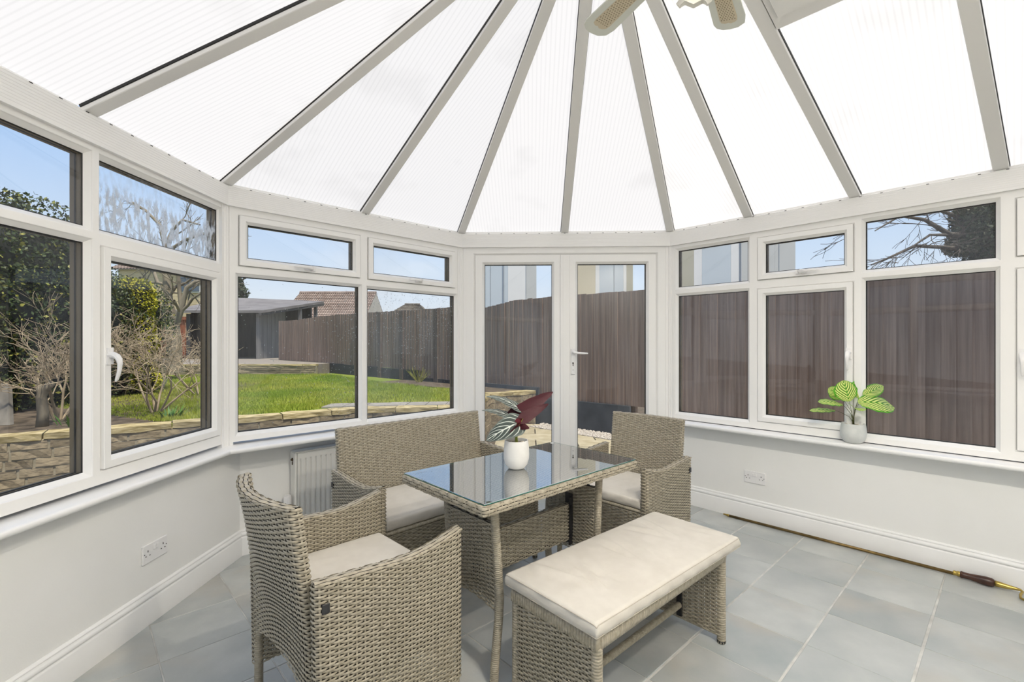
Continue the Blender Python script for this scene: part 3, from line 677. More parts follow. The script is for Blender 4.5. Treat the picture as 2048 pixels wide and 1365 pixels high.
CUSH = noise_mat('cream_cushion_fabric', (.60, .565, .50), (.65, .615, .55), 12, .8, 5, .05, bscale=420, spec=.2)
SEAMF = mat('cushion_seam', (.50, .455, .38), .8)
def cushion(name, Lx, Ly, T_, puff=.010, wr=.004, seed=0, sag=None, piping=True):
    """box cushion with rounded edges, seams and creases; origin at centre of underside"""
    r_ = random.Random(seed); nx, ny = int(Lx/.014), int(Ly/.014); V = []; F = []
    ph = [(r_.uniform(0, 1), r_.uniform(-.5, .5), r_.uniform(26, 60), r_.uniform(.3, 1)) for _ in range(16)]
    def top(u, v):
        e = min(u, 1-u)*Lx; f = min(v, 1-v)*Ly; k = min(1, e/.05)*min(1, f/.05)
        z = T_-.004+puff*(math.sin(PI*u)**.35)*(math.sin(PI*v)**.35)
        w = 0
        for (c, sl, fr, am) in ph:
            d = (u-c)*Lx+sl*(v-.5)*Ly; w += am*math.exp(-(d/.045)**2)*(.45+.55*math.sin(v*7+c*20))*math.sin(d*fr*2+c*9)
        z += wr*w*k
        return z
    ru = [0, .0035/Lx*1, .010/Lx]; us = ru+[i/nx for i in range(1, nx)]+[1-x_ for x_ in reversed(ru)]; us = sorted(set(us))
    rv = [0, .0035/Ly, .010/Ly]; vs = sorted(set(rv+[i/ny for i in range(1, ny)]+[1-x_ for x_ in reversed(rv)]))
    def drop(t, Lr): d = min(t, 1-t)*Lr; return 0 if d > .012 else (.0055*(1-d/.012)**2)
    X = lambda u, v: (u-.5)*Lx; 
    g = {}
    for i, u in enumerate(us):
        for j, v in enumerate(vs):
            z = top(u, v)-drop(u, Lx)-drop(v, Ly); bow = 1+.012*math.sin(PI*v*1.0)*(abs(u-.5)*2)**3
            g[i, j] = len(V); V.append(((u-.5)*Lx, (v-.5)*Ly, z))
    for i in range(len(us)-1):
        for j in range(len(vs)-1): F.append((g[i, j], g[i+1, j], g[i+1, j+1], g[i, j+1]))
    # side walls, four levels, slightly bulged
    bd = [(i, 0) for i in range(len(us))]+[(len(us)-1, j) for j in range(1, len(vs))]+[(i, len(vs)-1) for i in range(len(us)-2, -1, -1)]+[(0, j) for j in range(len(vs)-2, 0, -1)]
    prev = [g[b] for b in bd]; nrm = []
    for (i, j) in bd:
        x_, y_, _ = V[g[i, j]]; nx_ = -1 if i == 0 else (1 if i == len(us)-1 else 0); ny_ = -1 if j == 0 else (1 if j == len(vs)-1 else 0); l = math.hypot(nx_, ny_) or 1; nrm.append((nx_/l, ny_/l))
    tops = [V[p] for p in prev]
    for lv, bu in ((.86, .0025), (.5, .005), (.15, .003), (.04, -.001), (0, -.006)):
        cur = []
        for t_, (a_, b_), (i, j) in zip(tops, nrm, bd):
            k_ = len(V); wob = .0016*math.sin(t_[0]*61+t_[1]*47+lv*3)+.001*math.sin(t_[0]*140+lv*6)
            V.append((t_[0]+a_*(bu+wob), t_[1]+b_*(bu+wob), t_[2]*lv)); cur.append(k_)
        n = len(cur)
        for a in range(n): F.append((prev[(a+1) % n], prev[a], cur[a], cur[(a+1) % n]))
        prev = cur
    F.append(tuple(prev))
    o = me_obj(name, V, F, CUSH, None, None, True)
    if piping:
        mb = MB(); pts = [Vector((t_[0], t_[1], t_[2]+.0004)) for t_ in tops]; mb.tube(pts+[pts[0]], .0017, 5); 
        pts = [Vector((t_[0]+a_*.003, t_[1]+b_*.003, t_[2]*.12)) for t_, (a_, b_) in zip(tops, nrm)]; mb.tube(pts+[pts[0]], .0014, 5)
        mb.build('piping', SEAMF, o, True)
    return o

# ---- armchair / sofa builder. local frame: x to the sitter's right-hand side of the room, y forward, z up
def seat_unit(W, D, label, cat, name, loc, rz, group=None, backW=None):
    root = empty(name, loc, rz); tag(root, label, cat, group)
    yf, yb = D/2, -D/2
    T_ = .040; Lr = .515; yc = yf-Lr/2
    armtop = lambda t: .612+.022*np.clip((t-.05)/.20, 0, 1)**1.6*1.7+.018*np.clip((-t)/.25, 0, 1)      # t along arm, + to the front
    bolt_y = yf-Lr+.018
    for s in (-1, 1):
        def M(x_, y_, z_, s=s):      # x_ along arm, y_ across
            x_, y_, z_ = np.broadcast_arrays(x_, y_, z_)
            return np.stack([s*(W/2-T_/2)+y_, yc+x_+.018*np.clip(.62-z_, 0, 1)*(x_ < 0)*(-x_/.26), z_], -1)
        o = woven_panel('armrest', root, Lr, T_, lambda t: 0*t+.125, armtop, M, core=.34)
        mb = MB(); mb.bbox((s*(W/2)-(.004 if s > 0 else .007), bolt_y, .545), (s*(W/2)+(.007 if s > 0 else .004), bolt_y+.022, .572), .001); mb.build('bolt_cap', BLK, root)
        mb = MB(); wrap(mb, [(s*(W/2-T_/2), yf-.03, .130), (s*(W/2-T_/2), yf-Lr+.05, .130)], .012, pitch=.009); mb.build('side_rail', [STRAND], root, True)
    BW = backW or (W-.115)
    bow = .052 if W < .8 else .02
    def Mb(x_, y_, z_):
        x_, y_, z_ = np.broadcast_arrays(x_, y_, z_); t = np.clip((z_-.42)/.42, -1, 1)
        wx = 1+.05*0*z_
        return np.stack([x_*wx, yb-.012+y_+.055-.045*np.clip(t, 0, 1)**1.15+.02*np.clip(-t, 0, 1)-bow*np.clip(t, 0, 1)*(1-np.clip(np.abs(x_)/(BW/2), 0, 1)**2), z_], -1)
    top = lambda t: .837-.004*(1-np.clip(abs(t)/(BW/2), 0, 1)**2.2)
    bot = lambda t: .255+.06*(1-np.clip(abs(t)/(BW/2), 0, 1)**2)
    woven_panel('backrest', root, BW-(.0 if W < .8 else .01), .038, bot, top, Mb, core=True)
    # seat deck, front skirt
    iw = W-2*T_
    woven_panel('front_panel', root, iw+.01, .026, lambda t: 0*t+.13, lambda t: 0*t+.412, lambda x_, y_, z_: np.stack(np.broadcast_arrays(x_, yf-.022+y_, z_), -1), core=False)
    mb = MB(); wrap(mb, [(-iw/2, yf-.020, .420), (iw/2, yf-.020, .420)], .015, .010, pitch=.008, up=(0, 0, 1)); mb.build('seat_rail', [STRAND], root, True)
    flat_weave('seat', root, (-iw/2, yb+.05, .405), (1, 0, 0), (0, 1, 0), iw, D-.09, rowh=.012, colw=.04)
    for s in (-1, 1):
        leg_obj(root, [(s*(W/2-.018), yf-.018, .135), (s*(W/2-.018), yf-.018, 0)])
        leg_obj(root, [(s*(W/2-.030), yb+.052, .30), (s*(W/2-.034), yb+.048, 0)])
    return root
def vec2(c): return Vector((c[0]*CA-c[1]*SA, c[0]*SA+c[1]*CA))      # camera plan -> world plan
CH_W, CH_D = .612, .54
c1 = vec2((-.581, 1.681)); ang1 = math.radians(46.3)-PI/2
ch1 = seat_unit(CH_W, CH_D, 'woven taupe rattan armchair in the left foreground, seen from behind', 'armchair', 'rattan_armchair', (c1.x, c1.y, 0), ang1, 'rattan armchairs at the table ends')
c2_ = vec2((.670, 2.812)); ang2 = math.radians(224.3+2.05)-PI/2
# second chair: copies of the first and of its parts
ch2 = ch1.copy(); COL.objects.link(ch2); ch2.location = (c2_.x, c2_.y, 0); ch2.rotation_euler = (0, 0, ang2); ch2['label'] = 'woven taupe rattan armchair at the far right end of the table, facing the room'
for ch in list(ch1.children):
    c = ch.copy(); COL.objects.link(c); c.parent = ch2
# sofa: front line runs parallel to the front wall
SW, SD = 1.065, .54
FR = Vector((.153, 2.862)); dirx = Vector((.7155, .6986)).normalized(); back = Vector((-dirx.y, dirx.x))
cs = FR-dirx*(SW/2-.0)+back*(SD/2); cs = vec2((cs.x+.012, cs.y-.01)); angs = math.atan2(dirx.y, dirx.x)+YAW+PI      # faces back towards the camera
sofa = seat_unit(SW, SD, 'woven taupe rattan two-seat sofa standing in front of the radiator', 'sofa', 'rattan_sofa', (cs.x, cs.y, 0), angs, backW=1.0)
def place_c(o, root, x_, y_, z_, lab, grp='cream seat cushions'):
    o.location = root.matrix_basis @ Vector((x_, y_, z_)); o.rotation_euler = root.rotation_euler; tag(o, lab, 'cushion', grp)
cu = cushion('seat_cushion', .522, .455, .050, .008, .0012, 3, piping=False); bpy.context.view_layer.update()
def M4(loc, rz): return Matrix.Translation(Vector(loc)) @ Matrix.Rotation(rz, 4, 'Z')
def put(o, loc, rz, off, lab, grp='cream seat cushions'):
    o.location = M4(loc, rz) @ Vector(off); o.rotation_euler = (0, 0, rz); tag(o, lab, 'cushion', grp)
put(cu, (c1.x, c1.y, 0), ang1, (0, .030, .431), 'cream seat cushion on the armchair in the left foreground')
cu2 = cu.copy(); COL.objects.link(cu2); put(cu2, (c2_.x, c2_.y, 0), ang2, (0, .030, .431), 'cream seat cushion on the armchair at the far right')
cu3 = cushion('seat_cushion', .972, .455, .052, .006, .0012, 9, piping=False); put(cu3, (cs.x, cs.y, 0), angs, (0, .025, .431), 'long cream cushion on the rattan sofa')

# ---- table
tcx = vec2((.066, 2.136)); tang = math.radians(44.85)
tb = tag(empty('rattan_dining_table', (tcx.x, tcx.y, 0), tang), 'rectangular rattan table with a reflecting clear glass top', 'table')
TL, TW, TT = .955, .553, .036
def Mt(x_, y_, z_): return np.stack(np.broadcast_arrays(x_, y_, z_), -1)
tot, fn = loop_path(TL, TW, .012)
def S(u, v):
    x_, y_, nx, ny = fn(u); z_ = .699+v; bul = .004*np.cos((v/.036-.5)*PI)
    return np.stack([x_+nx*bul, y_+ny*bul, z_], -1), np.stack([nx, ny, 0*nx], -1)
A = Arr(); V, F = weave(S, tot, .036, True, rowh=.012, colw=.030, amp=.0020); A.add(V, F)
tot2, fn2 = loop_path(TL-.016, TW-.016, .010)
def S_(u, v):
    x_, y_, nx, ny = fn2(u); k = v/.016; return np.stack([x_+nx*(.009-.016*k), y_+ny*(.009-.016*k), .7345+.0015*np.sin(k*PI)], -1), np.stack([0*nx, 0*nx, 1+0*nx], -1)
V, F = weave(S_, tot2, .016, True, rowh=.008, colw=.0275, amp=.0012, stakes=False); A.add(V, F)
mb = MB(); mb.box((-TL/2+.006, -TW/2+.006, .7), (TL/2-.006, TW/2-.006, .731)); A.mb(mb, 1)
A.build('table_edge', [STRAND, STRAND_D], tb)
flat_weave('woven_top', tb, (-TL/2+.012, -TW/2+.012, .7325), (1, 0, 0), (0, 1, 0), TL-.024, TW-.024)
mb = MB(); mb.bbox((-TL/2+.006, -TW/2+.006, .7370), (TL/2-.006, TW/2-.006, .7425), .0012); g = mb.build('glass_top', [TGLASS, GEDGE], tb)
for p in g.data.polygons:
    if abs(p.normal.z) < .5: p.material_index = 1
mb = MB(); mb.lathe([(.001, .7425), (.009, .7425), (.010, .7434), (.009, .7442), (.001, .7442)], (TL/2-.035, TW/2-.03, 0), 16); mb.build('clear_button', PLAST, tb, True)
PL, PS = .662, .31; yo = -.012; xo = -.008
for sx in (-1, 1):
    for sy in (-1, 1):
        x0 = xo+sx*PL/2; y0 = yo+sy*PS/2
        leg_obj(tb, [(x0, y0, .70), (x0-sx*.006, y0, .62), (x0-sx*.020, y0+sy*.003, .42), (x0-sx*.026, y0+sy*.004, .32), (x0-sx*.022, y0+sy*.003, .24), (x0-sx*.006, y0, .08), (x0, y0, 0)], .0175)
    bx = lambda z_: -sx*.026*np.interp(z_, [.08, .24, .32, .42, .62], [.25, .85, 1, .8, .25])
    def Mp(x_, y_, z_, sx=sx): x_, y_, z_ = np.broadcast_arrays(x_, y_, z_); return np.stack([xo+sx*PL/2+y_-sx*.026*np.interp(z_, [.08, .24, .32, .42, .62], [.25, .85, 1, .8, .25]), yo+x_, z_], -1)
    woven_panel('end_panel', tb, PS-.01, .026, lambda t: .268+.022*(1-(t/(PS/2))**2), lambda t: 0*t+.612, Mp, bottom=False)
    mb = MB(); mb.box((xo+sx*(PL/2-.040)-.003, yo-.022, .315), (xo+sx*(PL/2-.040)+.003, yo+.022, .56)); mb.box((xo+sx*(PL/2-.040)-.003-(.02 if sx > 0 else 0), yo-.022, .315), (xo+sx*(PL/2-.040)+.003+(0 if sx > 0 else .02), yo-.018, .545))
    br = mb.build('bracket', BLK, tb)
    for zz in (.36, .50):
        mb = MB(); mb.tube([(xo+sx*(PL/2-.052), yo-.022, zz), (xo+sx*(PL/2-.052), yo-.028, zz)], .007, 8); mb.build('bolt', BLK, br)
woven_panel('long_panel', tb, PL-.085, .032, lambda t: 0*t+.338, lambda t: 0*t+.513, lambda x_, y_, z_: np.stack(np.broadcast_arrays(xo+x_, yo+y_, z_), -1), bottom=True)

# ---- bench
nc = vec2((.2606, 1.421)); BL, BWd = .915, .402
bang = math.radians(44.3); ax = Vector((math.cos(bang), math.sin(bang))); ay = Vector((-ax.y, ax.x)); bc = nc+ax*BL/2+ay*BWd/2
be = tag(empty('rattan_bench', (bc.x, bc.y, 0), bang), 'long low rattan bench with woven ends in the right foreground', 'bench')
ZR = .378
for sy in (-1, 1):
    mb = MB(); wrap(mb, [(-BL/2+.022, sy*(BWd/2-.020), ZR), (BL/2-.022, sy*(BWd/2-.020), ZR)], .020, .022, pitch=.0115, square=True, n=12, up=(0, 0, 1), depth=.07); mb.build('long_rail', [STRAND], be, True)
for sx in (-1, 1):
    mb = MB(); wrap(mb, [(sx*(BL/2-.020), -BWd/2+.006, ZR), (sx*(BL/2-.020), BWd/2-.006, ZR)], .021, .023, pitch=.0115, square=True, n=12, up=(0, 0, 1), depth=.07); mb.build('end_rail', [STRAND], be, True)
    woven_panel('end_panel', be, BWd-.02, .030, lambda t: 0*t+.035, lambda t: 0*t+.36, lambda x_, y_, z_, sx=sx: np.stack(np.broadcast_arrays(sx*(BL/2-.022)+y_, x_, z_), -1), top=False)
    mb = MB(); wrap(mb, [(sx*(BL/2-.022), -BWd/2+.03, .040), (sx*(BL/2-.022), BWd/2-.03, .040)], .015, pitch=.009); mb.build('foot_rail', [STRAND], be, True)
    mb = MB(); mb.box((sx*(BL/2-.045)-.006, -.012, .05), (sx*(BL/2-.045)+.006, .012, .355)); mb.build('centre_bar', BLK, be)
    for sy in (-1, 1): leg_obj(be, [(sx*(BL/2-.020), sy*(BWd/2-.020), .362), (sx*(BL/2-.020), sy*(BWd/2-.020), 0)], .0185, pitch=.010)
mb = MB(); wrap(mb, [(-BL/2+.05, 0, .100), (BL/2-.05, 0, .100)], .015, pitch=.009, up=(0, 0, 1)); mb.build('stretcher', [STRAND], be, True)
flat_weave('seat_deck', be, (-BL/2+.035, -BWd/2+.035, .386), (1, 0, 0), (0, 1, 0), BL-.07, BWd-.07, rowh=.012, colw=.04)
cb = cushion('bench_cushion', .985, .425, .050, .007, .0085, 21); ca_ = math.radians(40.9+2.05); cc_ = vec2((.2553, 1.417)); cx = Vector((math.cos(ca_), math.sin(ca_))); cy = Vector((-cx.y, cx.x)); pc = cc_+cx*.985/2+cy*.425/2
cb.location = (pc.x, pc.y, .4025); cb.rotation_euler = (0, 0, ca_); tag(cb, 'creased cream cushion lying on the long bench', 'cushion')
# ------------------------------------------------------------------ sockets, radiator, winding pole
def wallT(k, s, off, z): a, b, d, n = seg(k); p = a+d*s+n*off; return frameT((p.x, p.y, z), (d.x, d.y, 0), (-n.x, -n.y, 0))     # x along wall, y into the room
def socket(k, s, z, label):
    T = wallT(k, s, WALLF[k], z); root = empty('double_socket', T.translation, 0); tag(root, label, 'socket', 'double sockets')
    root.matrix_basis = T
    mb = MB(); mb.bbox((-.073, 0, -.043), (.073, .009, .043), .002); 
    mb.build('face_plate', PLAST, root)
    for sx in (-1, 1):
        mb = MB(); cx = sx*.045
        for (x_, z_, w, h) in ((cx, .012, .0022, .0045), (cx-.011, -.009, .0033, .002), (cx+.011, -.009, .0033, .002)): mb.box((x_-w, .0085, z_-h), (x_+w, .0096, z_+h))
        mb.build('pin_holes', DARKH, root)
        mb = MB(); mb.bbox((sx*.0085-.007, .008, .008), (sx*.0085+.007, .0135, .030), .0015); mb.build('switch', PLAST, root)
    for sx in (-1, 1):
        mb = MB(); mb.tube([(sx*.064, .0085, .002), (sx*.064, .0097, .002)], .0026, 8); mb.build('screw_hole', DARKH, root)
socket(4, .634, .318, 'white double socket on the right-hand wall under the sill')
socket(1, 1.219, .325, 'white double socket low on the left-hand wall')
# radiator
T = wallT(2, .40, WALLF[2], 0); RW, RZ0, RZ1 = .90, .115, .592
rad = empty('radiator'); rad.matrix_basis = T; tag(rad, 'white fluted panel radiator half hidden behind the sofa', 'radiator')
def flutes(y0, mbx, sgn=1):
    nf = int(RW/.0333); pitch = RW/nf; xs = []; 
    for i in range(nf):
        for f_, dd in ((0, 0), (.30, 0), (.42, -.011), (.62, -.011), (.74, 0)): xs.append((pitch*(i+f_), dd))
    xs.append((RW, 0)); zs = [(RZ0, 0), (RZ0+.030, 0), (RZ0+.045, 1), (RZ1-.050, 1), (RZ1-.036, 0), (RZ1-.004, 0), (RZ1, -.4)]
    V = []
    for (z_, g_) in zs:
        for (x_, dd) in xs: V.append((x_, y0+sgn*(dd*g_ if g_ >= 0 else -.006), z_))
    n = len(xs); F = [(i*n+j, i*n+j+1, (i+1)*n+j+1, (i+1)*n+j) for i in range(len(zs)-1) for j in range(n-1)]; mbx.add(V, F)
mb = MB(); flutes(.098, mb); mb.box((0, .080, RZ0), (.002, .097, RZ1-.001)); mb.box((RW-.002, .080, RZ0), (RW, .097, RZ1-.001)); mb.box((0, .078, RZ0), (RW, .082, RZ1-.004)); mb.build('front_panel', RADW, rad)
mb = MB(); mb.bbox((0, .020, RZ0), (RW, .034, RZ1-.006), .003); mb.build('rear_panel', RADW, rad)
mb = MB(); mb.bbox((-.016, .012, RZ0+.01), (-.001, .096, RZ1+.002), .004); mb.build('side_cover', RADW, rad)
mb = MB(); mb.bbox((RW+.001, .012, RZ0+.01), (RW+.016, .096, RZ1+.002), .004); mb.build('side_cover', RADW, rad)
mb = MB(); mb.bbox((-.012, .012, RZ1+.001), (RW+.012, .096, RZ1+.007), .002)
for i in range(28): mb.box((.02+i*.031, .03, RZ1+.0065), (.04+i*.031, .085, RZ1+.0075), m=1)
mb.build('top_grille', [RADW, RADW], rad)
mb = MB(); Tt = Matrix.Translation((-.0165, .056, RZ1-.045)) @ Matrix.Rotation(-PI/2, 4, 'Y'); mb.lathe([(.001, .010), (.006, .010), (.0065, .004), (.0115, .003), (.0115, 0)], n=12, T=Tt); mb.box((-.020, .052, RZ1-.078), (-.016, .060, RZ1-.058)); mb.build('bleed_valve', BRONZE, rad)
vv = tag(empty('radiator_valve'), 'white ribbed thermostatic valve at the left foot of the radiator', 'valve'); vv.matrix_basis = wallT(2, .352, WALLF[2]-.056, .238)
mb = MB(); n = 32; prof = [(.001, .085), (.018, .085), (.022, .080), (.0235, .060), (.0235, .012), (.020, .006), (.014, 0), (.014, -.02)]
V = []
for i, (r, z_) in enumerate(prof):
    for j in range(n): rr = r*(1-(.10 if (j % 4 < 2 and 2 <= i <= 4) else 0)); V.append((rr*math.cos(2*PI*j/n), rr*math.sin(2*PI*j/n), z_))
mb.add(V, [(i*n+j, i*n+(j+1) % n, (i+1)*n+(j+1) % n, (i+1)*n+j) for i in range(len(prof)-1) for j in range(n)]); mb.build('valve_head', PLAST, vv)
mb = MB(); mb.tube([(0, 0, -.02), (0, 0, -.05)], .011, 10); mb.tube([(0, 0, -.05), (0, 0, -.254)], .0075, 10); mb.tube([(0, 0, -.035), (.05, 0, -.035)], .008, 8); mb.build('tail_pipe', RADW, vv, True)

# winding pole lying against the skirting
BRASS = noise_mat('worn_brass', (.36, .25, .06), (.56, .42, .12), 14, .28, 4, 0); BRASS.node_tree.nodes['Principled BSDF'].inputs['Metallic'].default_value = .9
ROD = noise_mat('tarnished_brass_rod', (.13, .085, .03), (.24, .16, .06), 20, .38, 4, 0, (1, 1, 1)); ROD.node_tree.nodes['Principled BSDF'].inputs['Metallic'].default_value = .7
WOODD = noise_mat('dark_turned_wood', (.035, .014, .009), (.075, .03, .018), 20, .3, 5, 0, (1, 6, 1))
T = wallT(4, 0, 0, 0); pole = empty('window_winding_pole'); pole.matrix_basis = T; tag(pole, 'long brass winding pole with dark wooden grips lying along the right-hand skirting board', 'pole')
Y0 = -.006; Zr = .010
mb = MB(); mb.tube([(.475, Y0, Zr), (1.70, Y0, Zr+.008)], .0092, 12); mb.build('rod', ROD, pole, True)
mb = MB(); mb.tube([(.475, Y0, Zr), (.462, Y0, Zr), (.452, Y0+.006, Zr+.004), (.442, Y0+.010, Zr+.006), (.434, Y0+.004, Zr+.003), (.440, Y0-.003, Zr)], [.0095, .0095, .006, .0055, .005, .004], 8); mb.build('hook', BRASS, pole, True)
def lat(prof, x0, y0, z0, name, m):
    mb = MB(); T_ = Matrix.Translation((x0, y0, z0)) @ Matrix.Rotation(PI/2, 4, 'Y'); mb.lathe([(max(.0005, r), z_) for r, z_ in prof], n=20, T=T_); return mb.build(name, m, pole, True)
zc = .0245
lat([(0, 0), (.010, 0), (.013, .004), (.013, .010), (.011, .013), (.0145, .018), (.0150, .026), (.0145, .030)], 1.695, Y0, zc-.002, 'collar', BRASS)
lat([(.014, 0), (.019, .004), (.0165, .018), (.0165, .04), (.021, .075), (.0235, .105), (.0215, .125), (.018, .132), (0, .133)], 1.724, Y0+.004, zc, 'wooden_grip', WOODD)
mb = MB(); mb.tube([(1.857, Y0+.004, zc), (1.870, Y0+.004, zc), (1.90, Y0+.006, zc), (1.935, Y0+.009, zc+.002), (1.95, Y0+.012, zc+.003), (1.958, Y0+.022, zc), (1.950, Y0+.055, zc-.008), (1.952, Y0+.085, zc-.012), (1.962, Y0+.095, zc-.012), (1.985, Y0+.097, zc-.012), (1.995, Y0+.097, zc-.012)], [.0155, .0155, .0125, .008, .006, .0055, .0058, .0058, .006, .009, .0115], 12); mb.build('crank', BRASS, pole, True)
lat([(.010, 0), (.0135, .003), (.0135, .008), (.011, .011)], 1.995, Y0+.097, zc-.010, 'collar', BRASS)
lat([(.012, 0), (.0145, .004), (.013, .015), (.0145, .045), (.015, .060), (.011, .070), (0, .072)], 2.006, Y0+.097, zc-.009, 'wooden_knob', WOODD)

# ------------------------------------------------------------------ plants
POTW = noise_mat('matt_white_pot', (.70, .69, .66), (.74, .735, .70), 30, .55, 3, .02, bscale=200)
POTG = noise_mat('pale_grey_pot', (.62, .64, .62), (.68, .69, .67), 30, .5, 3, .02, bscale=200)
PEB = noise_mat('mixed_pebbles', (.10, .07, .05), (.72, .66, .55), 9, .6, 2, 0, rnd=0)
STEMG = noise_mat('green_stem', (.20, .28, .03), (.45, .50, .10), 30, .45, 3, 0)
STEMD = noise_mat('dark_stem', (.05, .07, .02), (.13, .13, .04), 30, .45, 3, 0)
def leaf_mat(name, base, vein, edge, nst, skew, sharp, back=None, midw=.05, lum=0.0):
    m = bpy.data.materials.new(name); m.use_nodes = True; N, Lk, B = m.node_tree.nodes, m.node_tree.links.new, m.node_tree.nodes['Principled BSDF']
    uv = N.new('ShaderNodeUVMap'); sp = N.new('ShaderNodeSeparateXYZ'); Lk(uv.outputs[0], sp.inputs[0])
    def M(op, a, b=None, c=None):
        n = N.new('ShaderNodeMath'); n.operation = op
        for i, v in enumerate((a, b, c)):
            if v is None: continue
            if isinstance(v, (int, float)): n.inputs[i].default_value = v
            else: Lk(v, n.inputs[i])
        return n.outputs[0]
    V2 = M('ABSOLUTE', M('SUBTRACT', sp.outputs['Y'], .5)); V2 = M('MULTIPLY', V2, 2.0)
    ph = M('MULTIPLY_ADD', V2, -skew, sp.outputs['X']); ph2 = M('MULTIPLY_ADD', M('POWER', V2, 2.0), -skew*.35, ph)
    s_ = M('SINE', M('MULTIPLY', ph2, 2*PI*nst)); st = M('GREATER_THAN', s_, sharp)
    st = N.new('ShaderNodeMapRange'); st.inputs['From Min'].default_value = sharp-.22; st.inputs['From Max'].default_value = sharp+.22; Lk(s_, st.inputs['Value']); st = st.outputs[0]
    mid = M('LESS_THAN', V2, midw); ed = N.new('ShaderNodeMapRange'); ed.inputs['From Min'].default_value = .80; ed.inputs['From Max'].default_value = .92; Lk(V2, ed.inputs['Value'])
    mx = N.new('ShaderNodeMixRGB'); mx.inputs[1].default_value = (*base, 1); mx.inputs[2].default_value = (*vein, 1); Lk(st, mx.inputs[0])
    m2 = N.new('ShaderNodeMixRGB'); m2.inputs[2].default_value = (*edge, 1); Lk(ed.outputs[0], m2.inputs[0]); Lk(mx.outputs[0], m2.inputs[1])
    m3 = N.new('ShaderNodeMixRGB'); m3.inputs[2].default_value = (*(vein if sharp > .3 else edge), 1); Lk(mid, m3.inputs[0]); Lk(m2.outputs[0], m3.inputs[1]); last = m3.outputs[0]
    if back:
        g = N.new('ShaderNodeNewGeometry'); m4 = N.new('ShaderNodeMixRGB'); m4.inputs[2].default_value = (*back, 1); Lk(g.outputs['Backfacing'], m4.inputs[0]); Lk(last, m4.inputs[1]); last = m4.outputs[0]
    Lk(last, B.inputs['Base Color']); B.inputs['Roughness'].default_value = .55; B.inputs['Specular IOR Level'].default_value = .22
    if lum:
        tl = N.new('ShaderNodeBsdfTranslucent'); Lk(last, tl.inputs[0]); ms = N.new('ShaderNodeMixShader'); ms.inputs[0].default_value = lum
        out = [n for n in N if n.type == 'OUTPUT_MATERIAL'][0]; Lk(B.outputs[0], ms.inputs[1]); Lk(tl.outputs[0], ms.inputs[2]); Lk(ms.outputs[0], out.inputs[0])
    return m
ALO = leaf_mat('dark_veined_leaf', (.035, .05, .045), (.62, .66, .60), (.10, .12, .11), 5.0, .42, .84, (.085, .010, .016), .055)
ALR = leaf_mat('burgundy_leaf', (.042, .006, .010), (.055, .008, .012), (.035, .006, .009), 6.5, .42, .80, (.045, .007, .011), .03)
CAL = leaf_mat('striped_lime_leaf', (.05, .22, .008), (.78, .86, .28), (.08, .38, .015), 6.5, .50, -.25, None, .03, .22)
def leaf(name, base, tip, side_v, width, shape, m, parent, droop=.15, cup=.12, twist=0.0):
    """base, tip world points; side_v approx sideways vector; droop bends it; uv u along, v across"""
    base, tip = Vector(base), Vector(tip); ax_ = tip-base; Lf = ax_.length; ax_.normalize(); sd = Vector(side_v); sd = (sd-ax_*sd.dot(ax_)).normalized(); nn = sd.cross(ax_).normalized()
    if nn.z < 0: nn = -nn
    nu, nv = 16, 8; V = []; UV = []
    for i in range(nu+1):
        u = i/nu; w = shape(u)*width/2; c = base+ax_*Lf*u+nn*(droop*Lf*4*u*(1-u)*.5)
        back = 0
        for j in range(nv+1):
            v = j/nv*2-1
            sh = 0
            if shape is arrow: sh = -.16*Lf*abs(v)**1.3*max(0, 1-u*2.2)
            V.append(c+sd*(v*w)+ax_*sh-nn*(cup*w*abs(v)**1.5)+nn*(.02*width*math.sin(u*22+v*3)*abs(v))); UV.append((u, (v+1)/2))
    F = [(i*(nv+1)+j, i*(nv+1)+j+1, (i+1)*(nv+1)+j+1, (i+1)*(nv+1)+j) for i in range(nu) for j in range(nv)]
    return me_obj(name, V, F, m, parent, None, True, UV)
arrow = lambda u: max(.03, (min(1, (u+.05)/.22)**.55)*(1-u)**.62*1.32*(1 if u < .97 else .5))
oval = lambda u: max(.03, math.sin(PI*min(1, max(0, u*.985+.008)))**.58)
def pot(root, prof, m, soil_r, soil_z, n=40):
    mb = MB(); mb.lathe(prof, n=n); o = mb.build('pot', m, root); autosmooth(o, 60)
    A = Arr(); r_ = random.Random(4)
    for i in range(90):
        a = r_.uniform(0, 2*PI); rr = soil_r*math.sqrt(r_.random()); s_ = r_.uniform(.0035, .0065); mb = MB()
        mb.lathe([(.0003, -s_*.7), (s_*.8, -s_*.35), (s_, 0), (s_*.75, s_*.45), (.0003, s_*.62)], (rr*math.cos(a), rr*math.sin(a), soil_z+r_.uniform(-.001, .002)), 6); A.mb(mb)
    mb = MB(); mb.lathe([(.0003, soil_z-.003), (soil_r, soil_z-.003)], n=20); A.mb(mb)
    o = A.build('pebbles', [PEB], root); o['kind'] = 'stuff'
Rv = Vector((CA, SA, 0)); Fv = Vector((-SA, CA, 0))
def pt(px, py, d): return Vector((0, 0, EYE))+Fv*d+Rv*((px-1024)/938*d)+Vector((0, 0, 1))*(-(py-687)/938*d)
